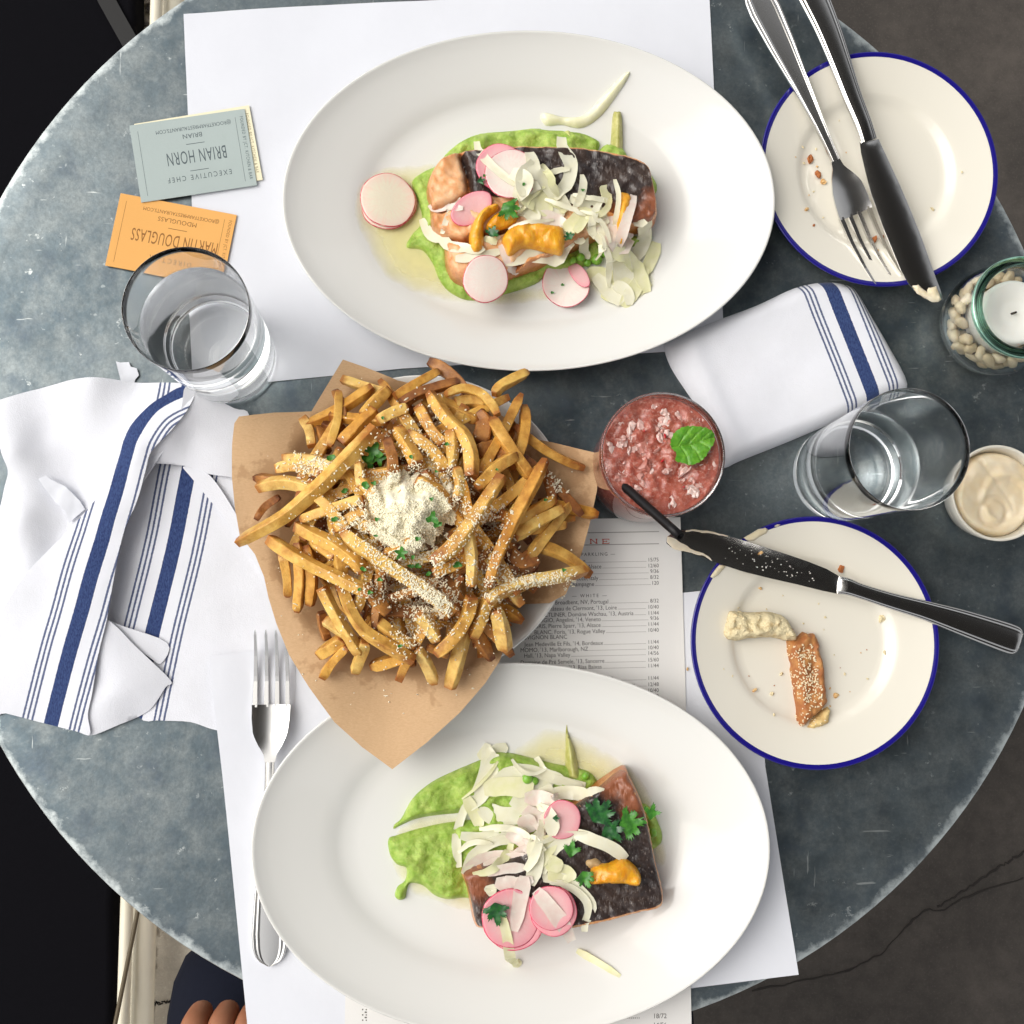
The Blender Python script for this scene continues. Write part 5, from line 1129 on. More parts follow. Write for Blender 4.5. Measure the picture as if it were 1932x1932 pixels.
class Plate:
    def __init__(s, Z, c, rot, z0, nm):
        s.Z, s.c, s.rot, s.z0, s.nm = Z, c, rot, z0, nm; s.drop = Drop([]); s.k = 0; s.base = lambda x, y: platter_z(x, y, c, rot) + .0002
    def pt(s, p, h): return at(*s.Z([(p[0], p[1])])[0][:2], h)
    def wp(s, L, h): return world_pts(s.Z(L), h)
    def top(s, x, y, rad=0.0):
        b = float(s.base(x, y))
        if not s.drop.V: return b
        if rad == 0: return max(b, s.drop.z(x, y, b))
        return max(max(b, s.drop.z(x + rad * a, y + rad * q, b)) for a, q in ((0, 0), (1, 0), (-1, 0), (0, 1), (0, -1)))
    def add(s, o): s.drop.add(o); return o
    def mass(s, name, L, h, mat, label, cat, edge=.006, seed=1, rough=.35, ns=.01, res=.0016, group=None, extra=None, power=.5, attrs=None, parent=None, base=None, hat=.5):
        ol = [tuple(p) for p in spline(s.wp(L, .0075 + h * hat), len(L) * 4, True)]
        f = lambda d, x, y: (h * np.minimum(d / edge, 1) ** power * (1 + rough * fnoise(x, y, ns, seed, 3)) + .0011 * rough * np.clip(d / edge, 0, 1) * fnoise(x, y, .0035, seed + 40, 2)) * (extra(x, y) if extra else 1)
        o = mound(name, ol, base if base is not None else s.base, f, res, mat, parent, attrs)
        if label: tag(o, label, cat, group)
        return s.add(o)
    def drops(s, path, n, lift, iters=9, arch=.0):
        pts = []
        q = [np.array(p[:2], float) for p in spline([p[:2] for p in path], n)]
        for p in q:
            w = s.pt(p, .024); z = s.top(w.x, w.y); w = s.pt(p, z - TZ); z = s.top(w.x, w.y); pts.append([w.x, w.y, z])
        A = np.array(pts); z = A[:, 2].copy(); z0 = z.copy()
        for _ in range(iters):
            z2 = z.copy(); z2[1:-1] = (z[:-2] + z[1:-1] + z[2:]) / 3; z2[0] = .5 * (z[0] + z[1]); z2[-1] = .5 * (z[-1] + z[-2]); z = np.maximum(z2, z0 - .0016)
        t = np.linspace(0, 1, len(z)); z = z + lift + arch * np.sin(math.pi * t)
        return [Vector((a, b, c)) for (a, b, _), c in zip(A, z)]
    def ribbon(s, path, w, mat=None, lift=.0007, label=None, twist=(0, 0), arch=.0, taper=(.6, .5), cup=.10, group=None):
        s.k += 1; sc = (.4902 if s.Z is Z_TOP else .5474) / 2227 * .745; hw = w * sc / 2
        pts = s.drops(path, 15, lift, arch=arch); rg = random.Random(s.k * 7 + 1); wp_ = rg.uniform(0, 6); jj = [1 + .10 * math.sin(wp_ + 5 * q_ / len(pts)) for q_ in range(len(pts))]; n = len(pts)
        def sec(i, t):
            e = min(1.0, taper[0] + (1 - taper[0]) * t / .25, taper[1] + (1 - taper[1]) * (1 - t) / .25); q = hw * e * jj[i]; th = .00024
            top = [(-q + 2 * q * k / 6, th + cup * q * (2 * k / 6 - 1) ** 2) for k in range(7)]
            return top + [(a, b - 2 * th) for a, b in top[::-1]]
        o = sweep('fennel_shaving', pts, sec, mat or M_FEN, twist=lambda t: twist[0] + (twist[1] - twist[0]) * t, sharp=55)
        mp_ = pts[len(pts) // 2]; s.cen = getattr(s, 'cen', None) or s.pt((1000, 760) if s.Z is Z_TOP else (1010, 660), .025); aa = math.degrees(math.atan2(mp_.y - s.cen.y, mp_.x - s.cen.x)) % 360; sd_ = ('right', 'upper right', 'top', 'upper left', 'left', 'lower left', 'bottom', 'lower right')[int((aa + 22.5) // 45) % 8]; wd_ = 'narrow' if w < 36 else ('broad' if w > 58 else 'thin')
        tn_ = {'fennel': 'white', 'fennel_green': 'greenish', 'fennel_blush': 'blush'}[(mat or M_FEN).name]
        tag(o, label or '%s %s fennel shaving at the %s of the %s fish garnish' % (wd_, tn_, sd_, s.nm), 'fennel', 'fennel shavings on the %s platter' % s.nm); s.add(o); return o
    def radish(s, c, rx, ry, rot, label, mat=None, tilt=(0, 0), bend=0.0, lift=.0006):
        sc = (.4902 if s.Z is Z_TOP else .5474) / 2227 * .745; rx *= sc; ry *= sc
        w = s.pt(c, .02); z = s.top(w.x, w.y, max(rx, ry) * .75); w = s.pt(c, z - TZ); nr, ns_ = 12, 56; V, F, A = [], [], []
        rg = random.Random(int(c[0] * 3 + c[1])); p1w, p2w = rg.random() * 6, rg.random() * 6; wob = [1 + .025 * math.sin(2 * k * 2 * math.pi / ns_ + p1w) + .012 * math.sin(5 * k * 2 * math.pi / ns_ + p2w) for k in range(ns_)]
        rows = []
        for side in (1, -1):
            V.append((0, 0)); A.append(0.0); rows.append([len(V) - 1])
            for r in range(1, nr + 1):
                q = r / nr; q = 1 - (1 - q) ** 1.25; row = []
                for k in range(ns_):
                    a = 2 * math.pi * k / ns_; row.append(len(V)); V.append((rx * q * wob[k] * math.cos(a), ry * q * wob[k] * math.sin(a))); A.append(q)
                rows.append(row)
        h = len(V) // 2; th = .00055
        P = []
        for i, (x, y) in enumerate(V):
            zz = (th if i < h else -th) * (1 if A[i] < .985 else .45) + bend * (x / rx) ** 2 * rx + tilt[0] * x + tilt[1] * y + .05 * rx * math.sin(2.2 * x / rx + c[0])
            X = x * math.cos(rot) - y * math.sin(rot); Y = x * math.sin(rot) + y * math.cos(rot); P.append((w.x + X, w.y + Y, z + lift + th + zz))
        for base in (0, nr + 1):
            R_ = rows[base:base + nr + 1]
            for a, b in zip(R_[:-1], R_[1:]):
                for k in range(ns_):
                    j = (k + 1) % ns_; f = (a[0], b[k], b[j]) if len(a) == 1 else (a[k], b[k], b[j], a[j]); F.append(f)
        a, b = rows[nr], rows[2 * nr + 1]; F += [(a[k], a[(k + 1) % ns_], b[(k + 1) % ns_], b[k]) for k in range(ns_)]
        o = mk('radish_slice', P, F, mat or M_RAD, attrs={'rad': A}); fix_normals(o.data); tag(o, label, 'radish', 'radish slices on the %s platter' % s.nm); return s.add(o)
    def orange(s, L, h, label, seed=1):
        w = s.wp(L, .028); cx, cy_ = sum(p[0] for p in w) / len(w), sum(p[1] for p in w) / len(w); z = np.median([s.top(p[0], p[1]) for p in w]); z = max(z, s.top(cx, cy_) - .002)
        ol = [tuple(p) for p in spline(world_pts(s.Z(L), z - TZ + h * .5), len(L) * 4, True)]
        o = mound('orange_segment', ol, float(z) - .0005, lambda d, x, y: h * np.sqrt(np.clip(1 - (1 - np.minimum(d / .0055, 1)) ** 2, 0, 1)) * (1 + .45 * fnoise(x, y, .007, seed, 3)), .0013, M_ORA); tag(o, label, 'orange', 'orange segments on the %s platter' % s.nm); return s.add(o)
    def leaf(s, c, size, label, seed, mat=None, rot=0.0, frilly=True):
        """parsley leaf: toothed lobes fanning from a stalk"""
        sc = (.4902 if s.Z is Z_TOP else .5474) / 2227 * .745; S = size * sc; w = s.pt(c, .026); z = s.top(w.x, w.y, S * .6); w = s.pt(c, z - TZ); rg = random.Random(seed)
        ol = []
        lobes = [-1.9, -1.0, 0.0, 1.0, 1.9] if frilly else [-1.2, 0, 1.2]
        for a0 in lobes:
            for da, r in ((-.42, .56), (-.30, .84), (-.22, .74), (-.12, 1.0), (0, .88), (.10, 1.0), (.20, .76), (.30, .86), (.40, .58)):
                a = rot + a0 * .78 + da * .8; q = S * r * rg.uniform(.88, 1.1) * (1.0 if a0 == 0 else .84); ol.append((w.x + q * math.cos(a), w.y + q * math.sin(a)))
        a = rot + math.pi; ol.append((w.x + S * .35 * math.cos(a + .12), w.y + S * .35 * math.sin(a + .12))); ol.append((w.x + S * .35 * math.cos(a - .12), w.y + S * .35 * math.sin(a - .12)))
        # simple ring order by angle keeps the outline free of crossings
        ol.sort(key=lambda p: math.atan2(p[1] - w.y, p[0] - w.x))
        zf = lambda x, y: z + .0008 + .30 * S * (fnoise(x, y, S * .55, seed, 2) + .25) + .12 * ((x - w.x) ** 2 + (y - w.y) ** 2) / S
        o = sheet('parsley_leaf', ol, zf, .0004, .0012, mat or M_PARSD, sharp=80); tag(o, label, 'parsley', 'parsley leaves on the %s platter' % s.nm); return s.add(o)
    def ball(s, c, r, mat, name, label, cat, group, sq=.9):
        sc = (.4902 if s.Z is Z_TOP else .5474) / 2227 * .745; r *= sc; w = s.pt(c, .012); z = s.top(w.x, w.y); w = s.pt(c, z - TZ)
        b = bmesh.new(); bmesh.ops.create_uvsphere(b, u_segments=16, v_segments=10, radius=r); V = [(w.x + v.co.x, w.y + v.co.y, z + r * .7 + v.co.z * sq) for v in b.verts]; F = [[v.index for v in f.verts] for f in b.faces]; b.free()
        o = mk(name, V, F, mat); tag(o, label, cat, group); return s.add(o)
    def pool(s, L, label, seed):
        ol = [tuple(p) for p in spline(s.wp(L, .008), len(L) * 4, True)]
        o = mound('oily_sauce', ol, s.base, lambda d, x, y: .0005 * np.minimum(d / .006, 1), .0025, M_POOL, attrs={'deep': lambda x, y, d: np.clip(d / .020, 0, 1) ** .8}); tag(o, label, 'sauce'); return s.add(o)
    def fish(s, L, SK, h, label, rust, seed, groove=()):
        root = empty('fish_fillet', s.pt(L[0], .01)); tag(root, label, 'fish')
        ol = [tuple(p) for p in spline(s.wp(L, .018), len(L) * 3, True)]; bz = float(s.c[2]) + .0085
        gl = [s.wp(q, .02) for q in groove]
        gd = lambda x, y: np.min([seg_dist(x, y, q, False)[0] for q in gl], 0) if gl else np.full(np.shape(x), 1.0)
        hf = lambda d, x, y: h * np.minimum(d / .0032, 1) ** .4 * (1 + .13 * fnoise(x, y, .012, seed, 3)) + np.clip(d / .004, 0, 1) * (.0011 * np.abs(np.sin((x * .55 + y * .83) / .0075 * 3.1416 + 5 * fnoise(x, y, .02, seed + 9, 2))) + .0008 * fnoise(x, y, .0035, seed + 5, 2)) - .0075 * np.exp(-(gd(x, y) / .0022) ** 2) * np.clip(d / .003, 0, 1)
        fl_ = mound('flesh', ol, bz, hf, .0016, M_FLESH, root, {'rim': lambda x, y, d: np.maximum(np.clip(1 - d / .010, 0, 1) * .95, np.exp(-(gd(x, y) / .0034) ** 2) * .95)})
        so = [tuple(p) for p in spline(s.wp(SK, .026), len(SK) * 3, True)]; so = [p for p in resample(so, .0016)]
        XY, T, B = cdt(so, .0015); d_f, _ = seg_dist(XY[:, 0], XY[:, 1], ol); ins = inside(XY[:, 0], XY[:, 1], ol); d_f = np.where(ins, d_f, 0); z = bz + np.maximum(hf(d_f, XY[:, 0], XY[:, 1]), .0) ; ds, _ = seg_dist(XY[:, 0], XY[:, 1], B)
        z = z + .0004 + .0006 * fnoise(XY[:, 0], XY[:, 1], .004, seed + 3, 2) ; V, F = close_sheet(XY, T, z + .0006, z - .0008)
        rp = [np.array(s.pt(p, .026))[:2] for p in rust]
        ra = np.zeros(len(XY))
        for q in rp: ra = np.maximum(ra, np.exp(-(np.hypot(XY[:, 0] - q[0], XY[:, 1] - q[1]) / .012) ** 2))
        ra = np.maximum(ra, np.clip(1 - ds / .0022, 0, 1) * .55)
        mk('skin', V, F, M_SKIN, root, attrs={'rust': np.r_[ra, ra]}, sharp=70); s.add(root); return root

# ---------------------------------------------------------------- upper platter
U = Plate(Z_TOP, P1C, P1R, 0, 'upper')
U.pool([(300, 720), (330, 640), (420, 580), (540, 570), (640, 600), (760, 1000), (1000, 1040), (1100, 1000), (1080, 1080), (900, 1110), (740, 1100), (640, 1090), (520, 1060), (420, 1010), (350, 880), (310, 800)], 'thin yellow oil pooled left of the green puree on upper platter', 1)
U.pool([(1180, 960), (1300, 1000), (1440, 960), (1450, 1040), (1340, 1110), (1220, 1060)], 'yellow oil under the fennel at the right of upper platter', 2)
U.mass('pea_puree', [(500, 880), (520, 830), (560, 780), (545, 700), (520, 630), (560, 590), (620, 560), (660, 510), (720, 465), (790, 438), (900, 428), (1000, 418), (1040, 425), (1120, 430), (1190, 440), (1248, 472), (1240, 510), (1275, 480), (1340, 500), (1370, 550), (1450, 600), (1460, 680), (1300, 800), (1430, 850), (1300, 900), (1200, 950), (1060, 980), (1000, 1020), (900, 1055), (760, 1085), (680, 1060), (630, 1010), (600, 940), (560, 890)], .0062, M_PUREE, 'bright green pea puree spread beneath the fish on upper platter', 'puree', seed=5, rough=.8, ns=.012, hat=.8, res=.0012)
U.mass('cream_sauce', [(1018, 380), (1040, 365), (1100, 380), (1170, 380), (1220, 345), (1280, 290), (1335, 245), (1352, 250), (1320, 300), (1270, 360), (1210, 410), (1160, 425), (1100, 412), (1040, 415)], .0032, M_CREAMS, 'pale cream sauce streak above the fish on upper platter', 'sauce', edge=.003, seed=7, rough=.4, ns=.008, res=.0012)
fish1 = U.fish([(720, 522), (800, 515), (950, 508), (1160, 512), (1290, 532), (1420, 572), (1452, 650), (1468, 760), (1450, 800), (1405, 818), (1330, 835), (1250, 850), (1180, 880), (1080, 930), (1010, 965), (900, 1012), (800, 1040), (720, 1035), (668, 1000), (648, 940), (640, 870), (598, 810), (588, 730), (575, 665), (595, 600), (640, 550)],
       [(712, 530), (800, 520), (950, 514), (1160, 518), (1290, 538), (1416, 578), (1444, 650), (1456, 745), (1440, 790), (1400, 800), (1340, 790), (1300, 760), (1150, 735), (1000, 720), (870, 700), (760, 690), (738, 620)], .0185, 'fish fillet with black crisp skin and orange flesh on upper platter', [(1430, 790), (1400, 770), (1450, 720), (1300, 780)], 3, [[(570, 752), (640, 758), (700, 735), (745, 700), (735, 620), (712, 545)], [(640, 860), (720, 880), (800, 850), (900, 830)], [(900, 1000), (960, 930), (1050, 900)]])
U.mass('asparagus', [(1298, 370), (1312, 365), (1328, 370), (1336, 420), (1334, 540), (1300, 545), (1288, 530), (1292, 440)], .006, M_ASP, 'roasted asparagus tip standing behind fish on upper platter', 'asparagus', edge=.004, seed=3, rough=.2, res=.0012)
for k, (x, y, r) in enumerate([(1232, 938, 24), (1196, 950, 17), (1170, 930, 18), (1428, 850, 18), (1265, 915, 15), (1140, 940, 16)]): U.ball((x, y), r, M_PEA, 'pea', 'bright green pea at the centre of those below the upper fish' if k == 0 else ('single green pea at the right end of the upper fish' if k == 3 else 'small green pea below the upper fish'), 'pea', 'peas on the upper platter')
U.mass('shelled_bean', [(1108, 435), (1130, 430), (1150, 455), (1162, 490), (1140, 510), (1118, 495), (1104, 465)], .0085, M_BEANG, 'pale green bean lodged in the puree above upper fish', 'bean', edge=.005, seed=2, rough=.15, res=.0013)
M_HERB = M_PARSD
U.radish((435, 722), 112, 108, .2, 'lower of two stacked cream radish slices left of the upper fish', M_RADW); U.radish((430, 708), 112, 110, 0, 'upper of two stacked cream radish slices left of the upper fish', M_RADW, lift=.0004)
U.radish((860, 580), 96, 92, .3, 'pink radish slice half hidden behind another on fish skin', M_RADP); U.radish((905, 608), 108, 100, -.2, 'large pale radish slice resting on the black fish skin', M_RAD, tilt=(.05, -.05))
U.radish((752, 740), 92, 56, .55, 'small folded pink radish slice above the orange segments', M_RADP, tilt=(.1, .1)); U.radish((806, 1012), 88, 94, 0, 'pale radish slice at lower left edge of the upper fish', M_RAD, tilt=(0, .12))
U.radish((1112, 1036), 98, 88, -.55, 'bent pale radish slice below the upper fish', M_RAD, bend=.25, tilt=(.05, .08)); U.radish((1165, 995), 62, 30, -1.0, 'dark red edged radish slice tucked behind the bent one', M_RADP, tilt=(.3, .1))
U.orange([(742, 840), (760, 780), (800, 730), (850, 715), (858, 735), (820, 765), (800, 800), (800, 880), (780, 908), (752, 900)], .0075, 'curved orange segment at left of the upper fish garnish', 1)
U.orange([(805, 800), (850, 750), (900, 760), (930, 740), (925, 790), (870, 815), (830, 825)], .006, 'textured orange piece partly below parsley on upper platter', 2)
U.orange([(868, 850), (900, 810), (960, 785), (1040, 795), (1108, 810), (1105, 905), (1060, 905), (960, 885), (900, 918), (880, 890)], .008, 'largest orange segment at the centre of upper fish garnish', 3)
U.orange([(1318, 680), (1340, 670), (1372, 690), (1360, 760), (1340, 860), (1318, 850), (1310, 760)], .007, 'orange segment standing at the right of upper fish', 4)
W = M_FEN
for path, w, m, kw in [
 ([(770, 505), (830, 575), (920, 650)], 36, M_FEN, dict(label='straight fennel strip crossing the radish on the upper fish')), ([(705, 690), (660, 770), (636, 845)], 22, M_FEN, {}), ([(560, 780), (600, 845), (680, 885), (800, 895)], 42, M_FEN, dict(label='fennel shaving curling left over puree on upper platter')),
 ([(590, 742), (660, 735), (720, 738)], 26, M_FENP, {}), ([(690, 932), (780, 925), (865, 902)], 38, M_FEN, {}), ([(880, 945), (980, 925), (1080, 920), (1135, 895)], 50, M_FEN, dict(label='long fennel shaving below the largest orange segment')),
 ([(965, 640), (1000, 740), (1090, 800)], 120, M_FEN, dict(taper=(.6, .7))), ([(940, 660), (1000, 700), (1050, 760)], 90, M_FENG, {}), ([(972, 530), (1000, 610), (1070, 690), (1125, 745)], 62, M_FEN, dict(twist=(.3, -.2), arch=.003)),
 ([(1090, 497), (1132, 560), (1122, 640), (1070, 700)], 58, M_FEN, dict(label='curved fennel shaving lying over the black fish skin', twist=(.2, -.3))), ([(1020, 568), (1050, 640), (1085, 690)], 28, M_FENG, dict(arch=.004)), ([(1058, 602), (1090, 592), (1130, 588)], 24, M_FEN, {}),
 ([(1040, 700), (1090, 730), (1110, 760)], 30, M_FENG, {}), ([(905, 605), (960, 640), (925, 700)], 66, M_FEN, dict(arch=.003)), ([(985, 560), (940, 620), (950, 690)], 40, M_FEN, dict(twist=(.6, .1))), ([(1130, 700), (1210, 725), (1275, 800)], 48, M_FEN, {}), ([(1140, 690), (1210, 708), (1292, 716)], 22, M_FEN, dict(arch=.004)),
 ([(1262, 648), (1275, 720)], 46, M_FENG, dict(twist=(.4, .4))), ([(1302, 630), (1314, 720), (1300, 810)], 22, M_FEN, dict(arch=.006, label='upright fennel sliver beside the right orange segment')), ([(1375, 688), (1345, 790), (1318, 880)], 44, M_FENP, dict(arch=.003)), ([(1250, 790), (1300, 840), (1350, 880)], 88, M_FENP, {}),
 ([(1205, 780), (1240, 870), (1305, 930), (1335, 1010), (1330, 1080)], 80, M_FEN, dict(label='wide fennel ribbon trailing down right of the upper fish')), ([(1390, 785), (1412, 860), (1380, 945)], 58, M_FEN, dict(twist=(.3, -.2))), ([(1462, 870), (1440, 940), (1415, 990)], 56, M_FENG, {}), ([(1200, 985), (1290, 1015), (1390, 1055)], 70, M_FENG, {}), ([(1250, 1060), (1340, 1065), (1440, 1020)], 74, M_FENG, {}),
 ([(1335, 1115), (1385, 1040), (1425, 970)], 56, M_FENG, {}), ([(1225, 1000), (1270, 1050), (1330, 1105)], 62, M_FEN, {}), ([(1160, 850), (1180, 890), (1205, 935)], 44, M_FEN, dict(taper=(.8, .05))), ([(1105, 835), (1150, 800), (1205, 745)], 68, M_FENG, dict(arch=.003)), ([(1200, 740), (1180, 790), (1150, 830)], 40, M_FENG, {}), ([(862, 880), (895, 950), (925, 1005)], 32, M_FENP, {}), ([(825, 878), (862, 848)], 14, M_FEN, {}),
 ([(1000, 770), (1060, 780), (1110, 800)], 60, M_FENP, {}), ([(930, 720), (980, 750), (1000, 800)], 54, M_FEN, {}), ([(800, 855), (850, 870)], 30, M_FENG, {}), ([(1290, 900), (1380, 960), (1430, 1060)], 60, M_FENG, {}), ([(1300, 1030), (1350, 1060), (1360, 1110)], 50, M_FEN, {})]:
    U.ribbon(path, w, m, **kw)
def strands(Pl, area, n, seed):
    rg = random.Random(seed)
    for k in range(n):
        x, y = rg.uniform(area[0], area[2]), rg.uniform(area[1], area[3]); a = rg.uniform(0, 6.28); L = rg.uniform(110, 190); b = rg.uniform(-35, 35)
        p = [(x + L * t * math.cos(a) - b * (1 - 4 * t * t) * math.sin(a), y + L * t * math.sin(a) + b * (1 - 4 * t * t) * math.cos(a)) for t in (-.5, -.25, 0, .25, .5)]
        Pl.ribbon(p, rg.choice((11, 14, 18, 24, 30)), rg.choice((M_FEN, M_FEN, M_FENG)), arch=rg.uniform(0, .004), twist=(rg.uniform(-.5, .5), rg.uniform(-.5, .5)))
strands(U, (920, 600, 1180, 800), 4, 3); strands(U, (1180, 700, 1420, 1060), 5, 4)
U.leaf((888, 738), 62, 'small dark parsley sprig above the orange segments', 3, M_PARS, rot=-.8); U.leaf((782, 636), 26, 'tiny parsley leaf by the radish on the upper fish', 5, rot=.3, frilly=False); U.leaf((830, 838), 36, 'dark parsley bit between the orange segments', 6, rot=1.2); U.leaf((1130, 852), 30, 'dark parsley bit right of the largest orange segment', 8, rot=2.2)
for k, (x, y) in enumerate([(1068, 1043), (1108, 1014), (945, 690), (800, 640), (1170, 700)]): o = flake((*U.pt((x, y), .02)[:2], U.top(*U.pt((x, y), .02)[:2]) + .0004), .0011, M_PARS, 400 + k); tag(o, 'chopped parsley speck on the bent radish slice' if k < 2 else 'chopped parsley speck on the upper fish garnish', 'parsley', 'parsley specks on the upper platter')

# ---------------------------------------------------------------- lower platter
D = Plate(Z_LOW, P2C, P2R, 0, 'lower')
D.pool([(960, 370), (1030, 290), (1080, 262), (1160, 280), (1250, 325), (1350, 385), (1410, 450), (1460, 560), (1490, 680), (1470, 740), (1380, 620), (1200, 470)], 'yellow oil pooled above the fish on lower platter', 3)
D.pool([(540, 700), (600, 820), (700, 860), (800, 890), (860, 880), (860, 760), (800, 560), (600, 580)], 'yellow oil showing through the green puree on lower platter', 4)
tr0 = D.wp([(560, 618), (640, 592), (740, 570), (860, 556)], .010)
def trench(x, y): d, _ = seg_dist(x, y, tr0, False); return .35 + .65 * np.clip((d - .0028) / .0035, 0, 1)
D.mass('pea_puree', [(530, 648), (560, 634), (630, 612), (720, 592), (830, 578), (838, 566), (820, 556), (720, 562), (630, 576), (572, 600), (548, 612), (552, 596), (575, 575), (615, 505), (680, 450), (760, 410), (850, 372), (900, 345), (960, 350), (1010, 362), (1100, 385), (1180, 400), (1240, 425), (1300, 520), (1420, 525), (1465, 590), (1478, 650), (1440, 690), (1300, 800), (1000, 880), (850, 860), (790, 850), (740, 856), (690, 842), (650, 808), (606, 800), (594, 826), (588, 852), (566, 858), (552, 842), (562, 812), (588, 790), (592, 748), (560, 735), (535, 700)], .0065, M_PUREE, 'bright green pea puree swoosh left of the fish on lower platter', 'puree', seed=9, rough=.75, ns=.011, edge=.004, extra=trench, hat=.8, res=.0012)
fish2 = D.fish([(1340, 393), (1362, 420), (1392, 480), (1422, 560), (1450, 700), (1476, 810), (1470, 872), (1400, 892), (1330, 910), (1180, 945), (1000, 965), (860, 948), (826, 936), (810, 860), (795, 800), (780, 755), (810, 735), (950, 690), (1080, 590), (1180, 500), (1240, 458)],
       [(1335, 408), (1358, 432), (1386, 490), (1414, 565), (1442, 700), (1466, 808), (1462, 862), (1400, 880), (1330, 897), (1180, 932), (1000, 952), (862, 938), (832, 925), (816, 855), (800, 795), (790, 758), (815, 742), (950, 704), (1080, 606), (1190, 514), (1248, 472)], .0185, 'fish fillet with dark crisp skin under fennel on lower platter', [(1340, 420), (1300, 450), (1350, 470), (820, 760), (840, 800), (1370, 520)], 6)
D.mass('asparagus', [(1145, 250), (1152, 280), (1172, 330), (1186, 390), (1192, 440), (1150, 440), (1142, 400), (1142, 320)], .006, M_ASP, 'pointed asparagus spear behind fish on lower platter', 'asparagus', edge=.004, seed=5, rough=.2, res=.0012)
for k, (x, y, r) in enumerate([(1010, 432, 20), (1032, 440, 17), (1210, 425, 14), (1440, 620, 16)]): D.ball((x, y), r, M_PEA, 'pea', 'pair of green peas under fennel on the lower platter' if k < 2 else ('green pea beside the lower asparagus spear' if k == 2 else 'green pea at the right of the lower fish'), 'pea', 'peas on the lower platter')
D.leaf((1250, 560), 74, 'large dark parsley leaf on the lower fish below fennel tip', 11, rot=.9); D.leaf((1350, 590), 72, 'dark parsley leaf pointing right on the lower fish skin', 12, M_PARS, rot=.15); D.leaf((1290, 610), 60, 'dark parsley leaf in shade between two others on lower fish', 15, rot=-.7); D.leaf((1435, 560), 44, 'parsley tip sticking out right of the lower fish', 13, M_PARS, rot=1.3, frilly=False)
D.radish((960, 925), 100, 98, 0, 'lower of two stacked pink radish slices at front of lower fish', M_RADP); D.radish((952, 915), 98, 96, .2, 'upper of two stacked pink radish slices at front of lower fish', M_RADP, lift=.0004, tilt=(.02, .04))
D.radish((1100, 890), 80, 80, 0, 'pink radish slice right of the stacked pair on lower fish', M_RADP); D.radish((1092, 880), 74, 72, .4, 'pale centred radish slice lying on the one right of the stack', M_RADP, lift=.0004)
D.orange([(1228, 790), (1240, 740), (1300, 725), (1345, 712), (1390, 745), (1406, 780), (1395, 808), (1340, 802), (1280, 800), (1240, 806)], .010, 'plump orange segment on the lower fish skin', 6)
D.mass('mushroom', [(1190, 690), (1230, 675), (1262, 700), (1250, 730), (1205, 725)], .0075, pbr('mushroom', (.42, .27, .12), .5, vary=(200, (.58, .42, .22), .4, .65)), 'brown mushroom bit above the lower orange segment', 'mushroom', edge=.004, seed=8, base=lambda x, y: np.full(np.shape(x), P2C[2] + .024), res=.0013)
